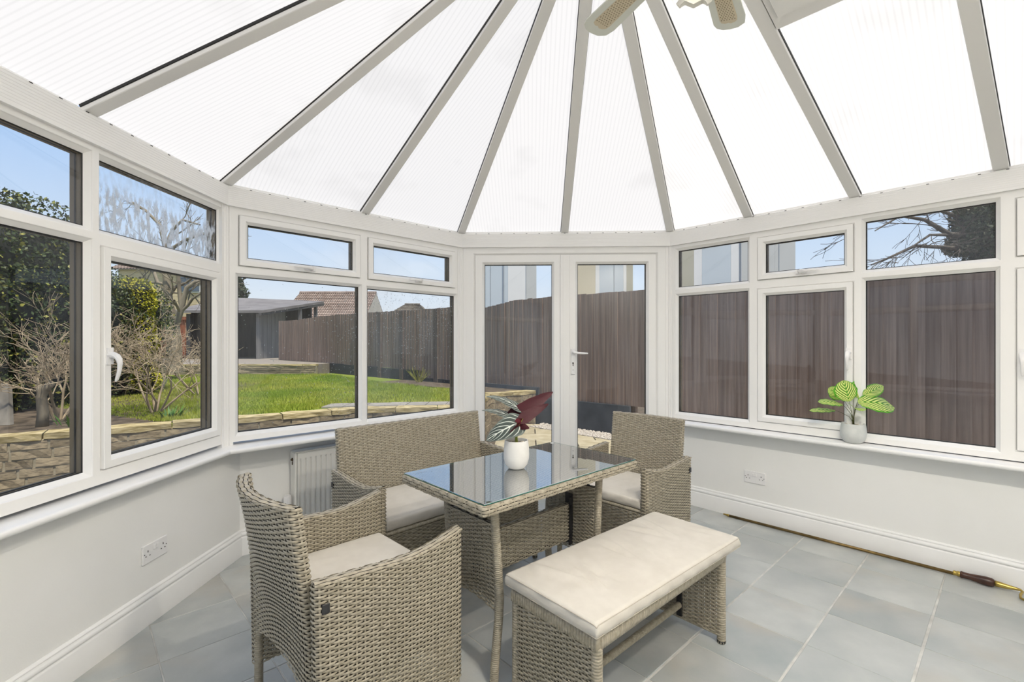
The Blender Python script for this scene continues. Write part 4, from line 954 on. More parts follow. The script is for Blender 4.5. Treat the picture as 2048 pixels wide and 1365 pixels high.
# potted alocasia on the table
pr = empty('potted_alocasia', (-.055, 2.091, .7425)); tag(pr, 'dark veined and burgundy leafed plant in a matt white pot on the glass table', 'plant')
k = 1.0
pot(pr, [(.0005, 0), (.028, 0), (.036, .004), (.049, .020), (.0565, .045), (.0575, .065), (.0555, .095), (.0525, .122), (.0515, .126), (.0485, .126), (.047, .121), (.046, .108)], POTW, .046, .112)
inv = pr.matrix_basis.inverted() if False else Matrix.Translation((.055, -2.091, -.7425))
D0 = 2.0919
def plant_leaf(root, loc, D, b, t, w, db, dt, shape, m, droop, sidev, cup=.12, stem=None, smat=None, origin_z=.112, sr=.0016):
    I = Matrix.Translation(-Vector(loc)); B_ = I @ pt(*b, D+db); T_ = I @ pt(*t, D+dt)
    leaf('leaf', B_, T_, sidev, w, shape, m, root, droop, cup)
    r_ = random.Random(int(b[0]*7+b[1])); o_ = Vector((r_.uniform(-.006, .006), r_.uniform(-.006, .006), origin_z)); mid = (o_+B_)/2+Vector((0, 0, .012))-(B_-o_)*.06; mid.x -= (B_-o_).x*.18; mid.y -= (B_-o_).y*.18
    mb = MB(); mb.tube([o_, o_.lerp(mid, .5)*1.0+Vector((0, 0, .004)), mid, mid.lerp(B_, .6)+Vector((0, 0, .003)), B_], [sr*1.3, sr*1.15, sr, sr*.85, sr*.6], 6); mb.build('stem', smat, root, True)
Pl = (-.055, 2.091, .7425)
for args in [((1037, 846), (972, 882), .098, -.02, -.05, ALO, .22, Vector((0, 0, 1))+Fv*.5-Rv*.2),
             ((1024, 836), (963, 821), .060, .02, .05, ALO, .20, Fv*1.0+Vector((0, 0, .35))),
             ((1037, 818), (972, 793), .062, .04, .06, ALO, .22, Fv*1.0+Vector((0, 0, .45)))]:
    plant_leaf(pr, Pl, D0, args[0], args[1], args[2], args[3], args[4], arrow, args[5], args[6], args[7], smat=STEMG)
for args in [((1026, 838), (1106, 784), .080, .02, .08, ALR, .12, Vector((0, 0, 1))+Fv*.7),
             ((1046, 838), (1097, 808), .048, -.03, .02, ALR, .15, Vector((0, 0, 1))+Fv*.6),
             ((1038, 850), (1018, 867), .032, -.04, -.07, ALR, .1, Vector((0, 0, .8))+Rv*.6),
             ((1040, 852), (1059, 857), .030, -.03, -.05, ALR, .1, Vector((0, 0, 1))+Fv*.4),
             ]:
    plant_leaf(pr, Pl, D0, args[0], args[1], args[2], args[3], args[4], arrow, args[5], args[6], args[7], smat=STEMG)
plant_leaf(pr, Pl, D0, (1046, 848), (1073, 856), .022, .03, .06, arrow, ALO, .35, Fv, smat=STEMG)
plant_leaf(pr, Pl, D0, (1034, 846), (1051, 838), .030, -.04, .0, arrow, ALO, .1, Vector((0, 0, 1))-Rv*.3, smat=STEMG)
# potted calathea on the sill
Pc = (2.030, 3.010, .677); pc_ = empty('potted_calathea', Pc); tag(pc_, 'bright green striped plant in a pale grey pot on the right-hand window sill', 'plant')
pot(pc_, [(.0005, 0), (.036, 0), (.044, .004), (.058, .018), (.067, .040), (.0695, .066), (.067, .095), (.063, .118), (.062, .122), (.059, .122), (.0575, .117), (.057, .108)], POTG, .056, .111)
D1 = -SA*Pc[0]+CA*Pc[1]
Z_ = Vector((0, 0, 1))
for b, t, w, db, dt, dr, sv_ in [((1698.5, 803.5), (1686.5, 761.5), .132, -.05, -.03, .02, Rv),
                                 ((1717, 798), (1728, 761), .122, .0, .03, .03, Rv+Fv*.2),
                                 ((1684, 797), (1657, 777), .085, .02, .04, .10, Z_+Fv*.4),
                                 ((1727, 792), (1766, 772), .070, -.02, .0, .12, Z_+Fv*.6),
                                 ((1716, 805), (1788, 815), .118, -.06, -.03, .16, Z_+Fv*.9),
                                 ((1685, 809), (1637, 805), .095, .00, .01, .16, Fv+Z_*.30),
                                 ((1670, 821), (1619, 822), .080, .04, .07, .10, Fv+Z_*.17),
                                 ((1709, 817), (1732, 819), .040, -.08, -.10, -.1, Fv+Z_*.3), ((1711, 818), (1695, 806), .040, -.08, -.07, .1, Fv+Z_*.4)]:
    plant_leaf(pc_, Pc, D1, b, t, w*1.14, db, dt, oval, CAL, dr, sv_, cup=.10, smat=STEMD, sr=.0014)

# ------------------------------------------------------------------ ceiling fan
FANM = mat('sage_cream_enamel', (.72, .74, .67), .45); CANE = mat('cane_inlay', (.66, .58, .42), .6); CANEH = mat('cane_hole', (.26, .21, .13), .7)
fan = empty('ceiling_fan', (.571, 1.560, 0)); tag(fan, 'pale ceiling fan with cane-inlaid blades hanging from the roof ridge', 'fan')
mb = MB(); mb.tube([(0, 0, 3.12), (0, 0, 2.78)], .013, 12); mb.build('down_rod', FANM, fan, True)
mb = MB(); mb.lathe([(.001, 3.15), (.06, 3.15), (.055, 3.12), (.03, 3.09), (.014, 3.08)], n=24); mb.build('canopy', FANM, fan, True)
mb = MB(); mb.lathe([(.001, 2.80), (.05, 2.80), (.10, 2.775), (.115, 2.73), (.115, 2.68), (.09, 2.655), (.05, 2.64), (.048, 2.60), (.06, 2.585), (.06, 2.56), (.001, 2.55)], n=32); mb.build('motor_housing', FANM, fan, True)
for i in range(6):
    a = math.radians(58.9+60.9*i if i < 2 else 119.8+59.8*(i-1)); T = Matrix.Rotation(a, 4, 'Z') @ Matrix.Rotation(math.radians(10), 4, 'X')
    out = []; r0, r1 = .17, .595
    for x_, y_ in ((r0, -.045), (r0+.03, -.052), (r1-.075, -.066), (r1-.03, -.058), (r1-.006, -.030), (r1, .004), (r1-.004, .034), (r1-.022, .055), (r1-.05, .063), (r0+.03, .052), (r0, .045)): out.append((x_, y_))
    mb = MB(); Tz = Matrix.Translation((0, 0, 2.668)) @ T; mb.prism(out, -.003, .003, T=Tz); bl = mb.build('blade', FANM, fan)
    inn = [(r0+.05, -.026), (r1-.085, -.036), (r1-.062, -.033), (r1-.05, -.022), (r1-.045, -.006), (r1-.052, .004), (r1-.048, .016), (r1-.056, .030), (r1-.075, .034), (r0+.05, .026)]
    mb = MB(); mb.prism(inn, -.0042, -.0031, T=Tz); cn = mb.build('cane_panel', CANE, bl)
    mb = MB()
    if i < 2:
        for ix in range(28):
            for iy in range(6):
                x_ = r1-.075-ix*.012; y_ = -.026+iy*.0105+(ix % 2)*.005
                if abs(y_) < .030: mb.box((x_-.0024, y_-.0016, -.0052), (x_+.0024, y_+.0016, -.0040), Tz)
        h_ = mb.build('cane_hole', CANEH, bl); h_['kind'] = 'stuff'
    mb = MB(); mb.prism([(.09, -.015), (r0+.05, -.03), (r0+.05, .03), (.09, .015)], .0031, .008, T=Tz); mb.build('blade_arm', FANM, bl)
SHADE = bpy.data.materials.new('frosted_shade'); SHADE.use_nodes = True
_b = SHADE.node_tree.nodes['Principled BSDF']; _b.inputs['Base Color'].default_value = (.9, .88, .8, 1); _b.inputs['Emission Color'].default_value = (1, .9, .75, 1); _b.inputs['Emission Strength'].default_value = 0.0
for i in range(3):
    a = math.radians(88+120*i); mb = MB(); n = 24; V = []
    for r, z_ in ((.012, 0), (.022, -.012), (.036, -.035), (.042, -.060), (.050, -.080), (.056, -.088)):
        for j in range(n): w = (1+.06*math.sin(6*2*PI*j/n))*(1 if r > .04 else 0)+(0 if r > .04 else 1); V.append((r*w*math.cos(2*PI*j/n), r*w*math.sin(2*PI*j/n), z_+(.006*math.sin(6*2*PI*j/n) if r > .045 else 0)))
    Tz = Matrix.Translation((.055*math.cos(a), .055*math.sin(a), 2.560)) @ Matrix.Rotation(a, 4, 'Z') @ Matrix.Rotation(math.radians(-28), 4, 'Y')
    mb.add([Tz @ Vector(v) for v in V], [(i_*n+j, i_*n+(j+1) % n, (i_+1)*n+(j+1) % n, (i_+1)*n+j) for i_ in range(5) for j in range(n)]); mb.build('lamp_shade', SHADE, fan, True)
    if FAN_W <= 0: continue
    lp = bpy.data.lights.new('bulb', 'POINT'); lp.energy = FAN_W; lp.color = (1, .90, .76); lp.shadow_soft_size = .04; lo = bpy.data.objects.new('bulb', lp); COL.objects.link(lo); lo.parent = fan
    lo.location = Tz @ Vector((0, 0, -.10))
# ------------------------------------------------------------------ garden: patio, raised lawn, stone walls
GZ, LZ = -.15, .42
def poly_ext(name, pts, z0, z1, m, parent=None):
    mb = MB(); mb.prism([(p.x, p.y) for p in pts], z0, z1); return mb.build(name, m, parent)
SOIL = noise_mat('dark_soil', (.05, .038, .025), (.13, .10, .07), 9, .9, 8, .3)
SLAB = noise_mat('buff_paving', (.30, .26, .165), (.40, .355, .25), 6, .8, 8, .1, rnd=.10)
SLABG = noise_mat('grey_paving', (.20, .185, .16), (.29, .27, .235), 6, .8, 8, .1, rnd=.10)
STONE = noise_mat('split_sandstone', (.10, .085, .07), (.36, .30, .20), 5, .85, 8, .5, (1, 1, 1), .2, (.27, .22, .145), rnd=.30, lo=.25, hi=.72, bscale=30)
COPE = noise_mat('sandstone_coping', (.22, .175, .07), (.50, .42, .25), 4, .85, 8, .4, rnd=.14, bscale=24, spec=.2)
MORT = noise_mat('pale_mortar', (.27, .24, .17), (.36, .32, .24), 12, .9, 4, .2)
GRASS = noise_mat('lawn_ground', (.11, .17, .018), (.19, .23, .035), 1.3, .9, 8, .3, spec=.1)
BLADE = noise_mat('grass_blade', (.18, .27, .025), (.35, .37, .06), .9, .7, 6, 0, spec=.15)
GRAVEL = noise_mat('gravel', (.20, .17, .14), (.62, .58, .52), 60, .9, 3, .4)
land = tag(empty('ground'), kind='structure')
mb = MB(); mb.box((-60, -12, GZ-.4), (60, 75, GZ-.03)); mb.build('earth', SOIL, land)
E0 = [(-9.5, 1.2), (-6.5, 3.05), (-4.92, 4.38), (-2.1, 6.35), (-.62, 6.55), (-.48, 8.05), (.36, 8.62)]
fence_line = lambda t: (1.628-.7317*t, 7.456+.6816*t)         # camera plan, t grows away into the garden
edge = [cw(*p) for p in E0]
far = [cw(-4.0, 26), cw(-30, 26), cw(-30, 1.2)]
mb = MB(); mb.prism([(p.x, p.y) for p in edge+[cw(*fence_line(8))]+far], GZ-.1, LZ-.012); mb.build('lawn_bed', GRASS, land)
mb = MB(); mb.prism([(p.x, p.y) for p in [cw(-9.4, 1.4), cw(-6.5, 3.15), cw(-4.92, 4.48), cw(-3.75, 5.30), cw(-4.3, 6.4), cw(-5.0, 8.4), cw(-5.6, 10.5), cw(-9.6, 11)]], LZ-.02, LZ-.004); mb.build('flower_bed', SOIL, land)
mb = MB(); mb.prism([(p.x, p.y) for p in [cw(-.66, 8.12), cw(.3, 8.72), cw(-2.6, 11.3), cw(-3.1, 10.6), cw(-1.0, 9.0)]], LZ-.02, LZ+.002); mb.build('flower_bed', SOIL, land)
# lawn blades (uncountable)
def inpoly(x, y, P):
    c = np.zeros(len(x), bool); n = len(P)
    for i in range(n):
        x1, y1 = P[i]; x2, y2 = P[(i+1) % n]; m = ((y1 > y) != (y2 > y)) & (x < (x2-x1)*(y-y1)/((y2-y1) or 1e-9)+x1); c ^= m
    return c
lawnP = [(-6.2, 6.4), (-3.95, 5.25), (-2.65, 6.30), (-2.5, 6.85), (-.9, 7.0), (-.85, 8.3), (-1.05, 9.05), (-3.3, 11.0), (-5.3, 13.4), (-9.0, 13.4), (-8.6, 9)]
N_ = 85000; r_ = np.random.default_rng(11)
lx = r_.uniform(-9.2, .2, N_*2); ly = 5.3+8.1*r_.random(N_*2)**1.5; ok = inpoly(lx, ly, lawnP); lx, ly = lx[ok][:N_], ly[ok][:N_]; n = len(lx)
h = r_.uniform(.018, .05, n)*(1+.4*np.sin(lx*3)*np.cos(ly*2.3)); a = r_.uniform(0, 2*PI, n); ln = r_.uniform(0, .022, n); b_ = r_.uniform(0, 2*PI, n); w = .0035+ly*.0004
X = lx*CA-ly*SA; Y = lx*SA+ly*CA
V = np.stack([np.stack([X-w*np.cos(a), Y-w*np.sin(a), 0*X+LZ-.014], -1), np.stack([X+w*np.cos(a), Y+w*np.sin(a), 0*X+LZ-.014], -1), np.stack([X+ln*np.cos(b_), Y+ln*np.sin(b_), LZ-.012+h], -1)], 1).reshape(-1, 3)
F = np.arange(3*n).reshape(-1, 3); tag(me_obj('lawn_grass', V, F, BLADE), 'bright green mown grass on the raised lawn', 'grass', kind='stuff')
# paving at the edge of the lawn in front of the grass
for i in range(7):
    for j in range(2):
        t0 = i/7; t1 = (i+.96)/7; a0 = Vector((-2.6, 6.35)).lerp(Vector((-.66, 6.62)), t0); a1 = Vector((-2.6, 6.35)).lerp(Vector((-.66, 6.62)), t1); dv = Vector((0, .42))
        if j == 1: continue
        P_ = [cw(*(a0+Vector((0, .05)))), cw(*(a1+Vector((0, .05)))), cw(*(a1+dv)), cw(*(a0+dv))]
        mb = MB(); mb.prism([(p.x, p.y) for p in P_], LZ-.03, LZ+.012+random.uniform(-.003, .003)); mb.build('paving_slab', SLABG, land)
# buff patio slabs outside the doors (rows roughly square to the door)
pa = math.radians(2); 
for i in range(-5, 9):
    for j in range(0, 10):
        cx, cy = -.2+i*.60+(j % 2)*.3, 4.15+j*.45
        if abs(cx) > 4.6 or cx+cy > 8.75 or (cy-cx) < -1 : continue
        v_ = Vector((cx, cy)); c_ = Vector((cx*CA+cy*SA, -cx*SA+cy*CA))
        if c_.x < -.2 and c_.y > 6.45+.02*(c_.x): continue
        if -.55 < c_.x < .3 and c_.y > 7.6+.6*(c_.x+.5): continue
        if c_.y < 4.35 and False: continue
        if cx < -1.0 and cy-cx > 5.6+max(0, 0): continue
        hx, hy = .292, .218; mb = MB(); mb.bbox((cx-hx+random.uniform(0, .004), cy-hy, GZ-.03), (cx+hx, cy+hy-random.uniform(0, .004), GZ+random.uniform(-.002, .003)), .004); mb.build('paving_slab', SLAB, land)
g0 = [cw(*p) for p in ((.30, 8.15), (.62, 8.35), (3.9, 5.3), (3.7, 4.85))]
mb = MB(); mb.prism([(p.x, p.y) for p in g0], GZ-.03, GZ+.008); mb.build('gravel_base', GRAVEL, land)
A = Arr(); r2 = random.Random(8)
for i in range(1500):
    t = r2.random(); s = r2.uniform(0, .42); p = Vector((.30, 8.15)).lerp(Vector((3.7, 4.85)), t)+Vector((.68, .73))*s; w_ = cw(p.x, p.y, GZ+.012); R = r2.uniform(.010, .022)
    A.add(np.array([(w_.x+R*dx, w_.y+R*dy, w_.z+R*dz) for dx, dy, dz in ((1, 0, 0), (0, 1, 0), (-1, 0, 0), (0, -1, 0), (0, 0, .7), (0, 0, -.7))]), [(0, 1, 4), (1, 2, 4), (2, 3, 4), (3, 0, 4)])
tag(A.build('gravel_strip', [GRAVEL]), 'strip of pale gravel at the foot of the fence', 'gravel', kind='stuff')
# stone retaining walls built stone by stone
stone_me = []
r3 = random.Random(12)
for i in range(7):
    bm = bmesh.new(); bmesh.ops.create_cube(bm, size=1); bmesh.ops.subdivide_edges(bm, edges=[e for e in bm.edges if abs((e.verts[0].co-e.verts[1].co).x) > .5], cuts=2)
    for v in bm.verts:
        v.co.z += r3.uniform(-.03, .03); v.co.x += r3.uniform(-.012, .012)
        if v.co.y < 0: v.co.y += r3.uniform(-.10, .10)*(1 if abs(v.co.x) < .4 else .3)
    me = bpy.data.meshes.new('stone'); bm.to_mesh(me); bm.free(); me.materials.append(STONE); stone_me.append(me)
cope_me = []
for i in range(4):
    bm = bmesh.new(); bmesh.ops.create_cube(bm, size=1); bmesh.ops.subdivide_edges(bm, edges=[e for e in bm.edges if abs((e.verts[0].co-e.verts[1].co).x) > .5], cuts=3)
    for v in bm.verts:
        v.co.z += r3.uniform(-.10, .10); v.co.y += r3.uniform(-.04, .04); v.co.x += r3.uniform(-.008, .008)
    me = bpy.data.meshes.new('coping_stone'); bm.to_mesh(me); bm.free(); me.materials.append(COPE); cope_me.append(me)
def stone_wall(name, label, pts, z0, z1, rh=.087, cope=True, slen=(.20, .42), thick=.12, cz=.06, coplen=(.40, .62)):
    root = tag(empty(name), label, 'wall'); cs = MB()
    for a, b in zip(pts[:-1], pts[1:]):
        a, b = Vector(a), Vector(b); A_, B_ = cw(a.x, a.y), cw(b.x, b.y); A_.z = B_.z = 0; d = (B_-A_); Ln = d.length; d.normalize(); n = Vector((d.y, -d.x, 0)); rz = math.atan2(d.y, d.x)
        zt = z1-(cz if cope else 0)
        mid = [A_-n*.02, B_-n*.02, B_+n*.119, A_+n*.119]; cs.prism([(p.x, p.y) for p in mid], z0-.1, zt-.002)
        nrow = max(1, round((zt-z0)/rh)); hh = (zt-z0)/nrow
        for k in range(nrow):
            s = -r3.uniform(0, .2)
            while s < Ln:
                l = r3.uniform(*slen); s0, s1 = max(s, 0), min(s+l, Ln); s += l
                if s1-s0 < .05: continue
                o = bpy.data.objects.new('stone', r3.choice(stone_me)); COL.objects.link(o); o.parent = root
                c = A_+d*((s0+s1)/2)+n*.080; o.location = (c.x, c.y, z0+hh*(k+.5)); o.rotation_euler = (0, 0, rz); o.scale = (s1-s0-.020, .09+r3.uniform(0, .012), hh-.012)
        if cope:
            s = 0
            while s < Ln-.02:
                l = min(r3.uniform(*coplen), Ln-s); 
                if Ln-s-l < .15: l = Ln-s
                o = bpy.data.objects.new('coping_stone', r3.choice(cope_me)); COL.objects.link(o); o.parent = root
                c = A_+d*(s+l/2)+n*.010; o.location = (c.x, c.y, z1-cz/2+r3.uniform(-.003, .003)); o.rotation_euler = (0, 0, rz); o.scale = (l-.012, .25, cz); s += l
    cs.build('mortar_core', MORT, root); return root
stone_wall('retaining_wall', 'long sandstone retaining wall along the near edge of the raised lawn', E0[:5], GZ, LZ+.012)
stone_wall('garden_wall', 'short sandstone wall meeting the fence beyond the french doors', [E0[4], E0[5], E0[6]], GZ, LZ+.02, rh=.11)
stone_wall('deck_wall', 'low pale stone wall at the far end of the lawn under the deck', [(-14.5, 13.0), (-5.6, 13.5)], LZ-.02, .70, rh=.07, slen=(.35, .8), cz=.05, coplen=(.8, 1.2))
mb = MB(); P_ = [cw(-14.5, 13.1), cw(-5.5, 13.6), cw(-5.0, 19), cw(-14.5, 22)]; mb.prism([(p.x, p.y) for p in P_], .38, .70)
DECK = noise_mat('weathered_decking', (.19, .165, .14), (.28, .25, .21), 3, .8, 6, .1, (1, 8, 1)); tag(mb.build('garden_deck', DECK), 'weathered timber deck raised behind the lawn in front of the shelter', 'deck')
# ------------------------------------------------------------------ fence along the right, board by board
FB_ = noise_mat('red_brown_fence_board', (.20, .142, .112), (.31, .23, .182), 3, .75, 7, .2, (9, 9, .6), .25, rnd=.16)
FP_ = noise_mat('fence_post_wood', (.10, .075, .062), (.16, .125, .10), 3, .8, 6, .2, (6, 6, .6), .2)
CONC = noise_mat('slate_grey_concrete', (.055, .06, .068), (.085, .092, .10), 3, .8, 6, .1)
CONC_L = noise_mat('black_plinth', (.03, .03, .032), (.05, .05, .052), 3, .8, 6, .1)
fr = tag(empty('boundary_fence'), 'tall red-brown close-board fence with a dark grey plinth behind the doors and right-hand windows', 'fence')
def fpt(t, off=0.0): r, d = fence_line(t); return cw(r+.6816*off, d+.7317*off)
bw = .118; t = -7.6; i = 0; nb_ = 0
board = {}
def mk_board(h, w):
    bm = bmesh.new(); V = [bm.verts.new(v) for v in ((-w/2, -.004, 0), (w/2, -.016, 0), (w/2, .0, 0), (-w/2, .008, 0), (-w/2, -.004, h), (w/2, -.016, h), (w/2, 0, h), (-w/2, .008, h))]
    for f in ((0, 1, 5, 4), (1, 2, 6, 5), (2, 3, 7, 6), (3, 0, 4, 7), (4, 5, 6, 7), (3, 2, 1, 0)): bm.faces.new([V[j] for j in f])
    me = bpy.data.meshes.new('fence_board'); bm.to_mesh(me); bm.free(); me.materials.append(FB_); return me
bm1 = mk_board(1.0, bw+.006)
def ftop(t): return 2.115+.012*math.sin(t*1.3)-.11*min(1, max(0, (t-2.1)/1.1))*(1 if t < 3.9 else 0)+(.03*math.sin(t*.9) if t > 3 else 0)
def fbase(t): return .12 if t < -1.2 else .325 if t < 2.2 else (.50 if t < 5 else .66+min(.05, (t-5)*.01))
while t < 13.6:
    p = fpt(t+bw/2, .02); o = bpy.data.objects.new('fence_board', bm1); COL.objects.link(o); o.parent = fr; b0 = fbase(t)
    o.location = (p.x, p.y, b0); dd = fpt(t)-fpt(t+1); o.rotation_euler = (random.uniform(-.004, .004), 0, math.atan2(dd.y, dd.x)); o.scale = (1, 1, ftop(t)-b0+random.uniform(-.008, .008)); t += bw; nb_ += 1
t = -7.6
while t < 13.6:
    a, b = fpt(t, -.02), fpt(t+1.83, -.02); zt_ = fbase(t+.9); mb = MB(); n = (fpt(t, .05)-fpt(t, -.02)).normalized()*.045
    zb_ = GZ-.1 if t < 2.2 else LZ-.05
    mb.prism([(a.x, a.y), (b.x, b.y), (b.x+n.x, b.y+n.y), (a.x+n.x, a.y+n.y)], zb_, zt_-.002); mb.build('plinth_panel', CONC if t < 2 else CONC_L, fr)
    c = fpt(t, .06); mb = MB(); d = (b-a).normalized()*.05; mb.prism([(c.x-d.x, c.y-d.y), (c.x+d.x, c.y+d.y), (c.x+d.x+n.x*1.8, c.y+d.y+n.y*1.8), (c.x-d.x+n.x*1.8, c.y-d.y+n.y*1.8)], GZ-.1, ftop(t)-.03); mb.build('fence_post', FP_, fr)
    t += 1.83
# boards nailed over the nearer face of the far bays
for tt in (4.55, 5.9, 6.9, 8.1):
    c = fpt(tt, -.035); mb = MB(); a = fpt(tt-.07, -.035); b = fpt(tt+.07, -.035); n = (fpt(tt, .0)-fpt(tt, -.05)).normalized()*.045; mb.prism([(a.x, a.y), (b.x, b.y), (b.x+n.x, b.y+n.y), (a.x+n.x, a.y+n.y)], LZ, ftop(tt)-.02); mb.build('fence_post', FP_, fr)
# low back fence behind the bare tree
RF = noise_mat('rust_red_fence', (.20, .065, .035), (.30, .11, .06), 3, .75, 6, .2, (7, 7, .6), .2, rnd=.12)
bf = tag(empty('back_fence'), 'rust-red fence at the far left behind the bare tree', 'fence')
bmR = bm1.copy(); bmR.materials.clear(); bmR.materials.append(RF)
for i in range(36):
    r = -16.2+i*.135; p = cw(r, 19.0); o = bpy.data.objects.new('fence_board', bmR); COL.objects.link(o); o.parent = bf; o.location = (p.x, p.y, .5); o.rotation_euler = (0, 0, YAW); o.scale = (1.12, 1, 1.85)
mb = MB()
for z_ in (2.25, .75): p = cw(-16.3, 18.93); q_ = cw(-11.4, 18.93); mb.prism([(p.x, p.y), (q_.x, q_.y), (q_.x, q_.y+.06), (p.x, p.y+.06)], z_, z_+.12)
mb.build('fence_rail', RF, bf)
# ------------------------------------------------------------------ garden shelter
SHEL = noise_mat('charcoal_timber', (.055, .052, .052), (.085, .082, .08), 2, .7, 6, .1, (5, 5, .5)); SHELG = noise_mat('grey_timber', (.13, .125, .125), (.18, .175, .17), 2, .7, 6, .1, (5, 5, .5))
FELT = noise_mat('grey_roof_felt', (.13, .12, .12), (.18, .17, .168), 2, .85, 4, .1)
sh = tag(empty('garden_shelter'), 'charcoal timber shelter with a sloping felt roof on the deck', 'shelter')
def slab_c(pts, name, m, th, par):
    P3 = [cw(*p) for p in pts]; mb = MB(); n = len(P3); mb.add(P3+[p+Vector((0, 0, th)) for p in P3], [tuple(range(n-1, -1, -1)), tuple(range(n, 2*n))]+[(i, (i+1) % n, n+(i+1) % n, n+i) for i in range(n)]); return mb.build(name, m, par)
def boxc(r0, r1, d0, d1, z0, z1, name, m, par, **k):
    mb = MB(); P_ = [cw(r0, d0), cw(r1, d0), cw(r1, d1), cw(r0, d1)]; mb.prism([(p.x, p.y) for p in P_], z0, z1); return mb.build(name, m, par)
boxc(-12.4, -9.0, 21.0, 21.1, .7, 3.1, 'back_wall', SHEL, sh); 
for i in range(12): boxc(-12.4, -12.3, 17.85+i*.26, 18.10+i*.26, .7, 2.42+i*.07, 'wall_board', SHEL, sh)
for i in range(7): boxc(-9.75, -9.70, 18.0+i*.30, 18.285+i*.30, .7, 2.40+i*.075, 'side_board', SHELG, sh)
for r, d, h in ((-9.68, 17.9, 2.42), (-8.75, 20.9, 3.0), (-8.95, 19.8, 2.8), (-12.3, 17.9, 2.42)): boxc(r-.06, r+.06, d-.06, d+.06, .7, h, 'post', SHELG if r > -9.7 else SHEL, sh)
slab_c([(-12.7, 17.6, 2.44), (-9.35, 17.6, 2.44), (-8.5, 21.2, 3.10), (-12.9, 21.2, 3.28)], 'roof', FELT, .10, sh)
slab_c([(-9.50, 17.6, 2.34), (-9.40, 17.6, 2.34), (-8.5, 21.2, 3.0), (-8.62, 21.2, 3.0)], 'roof_rafter', SHEL, .10, sh)
for i in range(5): slab_c([(-12.6, 18.2+i*.65, 2.50+i*.119), (-9.2+i*.15, 18.2+i*.65, 2.50+i*.119), (-9.2+i*.15, 18.26+i*.65, 2.51+i*.119), (-12.6, 18.26+i*.65, 2.51+i*.119)], 'roof_batten', FELT, .075, sh)
# ------------------------------------------------------------------ neighbouring houses
ROOFT = noise_mat('brown_roof_tile', (.20, .145, .12), (.31, .245, .21), 3, .8, 6, .2, rnd=.1); REND = noise_mat('cream_render', (.44, .41, .34), (.50, .47, .40), 2, .85, 4, .05)
BEIGE = noise_mat('beige_brick', (.56, .45, .29), (.68, .57, .39), 2, .85, 5, .1, (1, 1, 8), .2); WHT = mat('white_trim', (.62, .62, .62), .5); WING = mat('dark_window_glass', (.05, .08, .12), .1, .8)
def tiled(par, a, b, c, d, rows, m, name='roof_slope'):       # a-b eave, d-c ridge; courses of tiles as stepped strips
    a, b, c, d = map(Vector, (a, b, c, d)); n = (b-a).cross(d-a).normalized(); n = n if n.z > 0 else -n
    mb = MB(); mb.add([a-n*.05, b-n*.05, c-n*.05, d-n*.05, a, b, c, d], [(3, 2, 1, 0), (0, 1, 5, 4), (1, 2, 6, 5), (2, 3, 7, 6), (3, 0, 4, 7)])
    for i in range(rows):
        t0, t1 = i/rows, (i+1)/rows; p = [a.lerp(d, t0)+n*.05, b.lerp(c, t0)+n*.05, b.lerp(c, t1)+n*.006, a.lerp(d, t1)+n*.006]; q0 = [a.lerp(d, t0), b.lerp(c, t0)]
        m_ = 36
        for j in range(m_):
            u0, u1 = j/m_, (j+.96)/m_
            def pp(P0, P1, u): return P0.lerp(P1, u)
            um = (u0+u1)/2
            V = [pp(p[0], p[1], u0)-n*.03, pp(p[0], p[1], um)+n*.015, pp(p[0], p[1], u1)-n*.03, pp(p[3], p[2], u1)-n*.02, pp(p[3], p[2], um)+n*.01, pp(p[3], p[2], u0)-n*.02]
            mb.add(V, [(0, 1, 4, 5), (1, 2, 3, 4), (0, 2, 1)])
    o = mb.build(name, m, par); o['kind'] = 'stuff'; return o
def house(name, label, r0, r1, d0, d1, ze, zr, wall_m, roof_m, hip=0.0, rows=16, inset=.0, group=None, z0=-.2):
    h = tag(empty(name), label, 'house', group)
    boxc(r0, r1, d0, d1, z0, ze, 'wall', wall_m, h); dm = (d0+d1)/2
    e_ = .25
    A0, A1 = cw(r0-e_, d0-e_, ze-.06), cw(r1+(0 if not hip else e_), d0-e_, ze-.06); R0, R1 = cw(r0+hip, dm, zr), cw(r1-(hip if hip and inset == 0 else inset), dm, zr); B0, B1 = cw(r0-e_, d1+e_, ze-.06), cw(r1+(0 if not hip else e_), d1+e_, ze-.06)
    tiled(h, A0, A1, R1, R0, rows, roof_m); tiled(h, B1, B0, R0, R1, 6, roof_m)
    mb = MB(); mb.tube([R0, R1], .11, 6); mb.build('ridge_tile', roof_m, h)
    if inset == 0 and not hip:
        for r in (r0, r1-.12):
            mb = MB(); a, b, c = cw(r, d0, ze), cw(r, d1, ze), cw(r, dm, zr-.04); a2, b2, c2__ = cw(r+.12, d0, ze), cw(r+.12, d1, ze), cw(r+.12, dm, zr-.04); mb.add([a, b, c, a2, b2, c2__], [(0, 1, 2), (5, 4, 3), (0, 3, 4, 1), (1, 4, 5, 2), (2, 5, 3, 0)]); mb.build('gable', wall_m, h)
    else:
        for (p, q_, r) in ((A0, B0, R0), (A1, B1, R1)):
            mb = MB(); mb.add([p, q_, r, p-Vector((0, 0, .05)), q_-Vector((0, 0, .05))], [(0, 1, 2), (0, 3, 4, 1)]); mb.build('hip_slope', roof_m, h)
    mb = MB(); a = cw(r0-e_, d0-e_-.05); b = cw(r1, d0-e_-.05); mb.prism([(a.x, a.y), (b.x, b.y), (b.x, b.y+.05), (a.x, a.y+.05)], ze-.22, ze-.02); mb.build('gutter', WHT, h)
    return h
hA = house('bungalow', 'white bungalow with a brown pantiled roof beyond the fence, behind the shelter', -14.6, -9.35, 30, 34.6, 2.95, 4.78, REND, ROOFT)
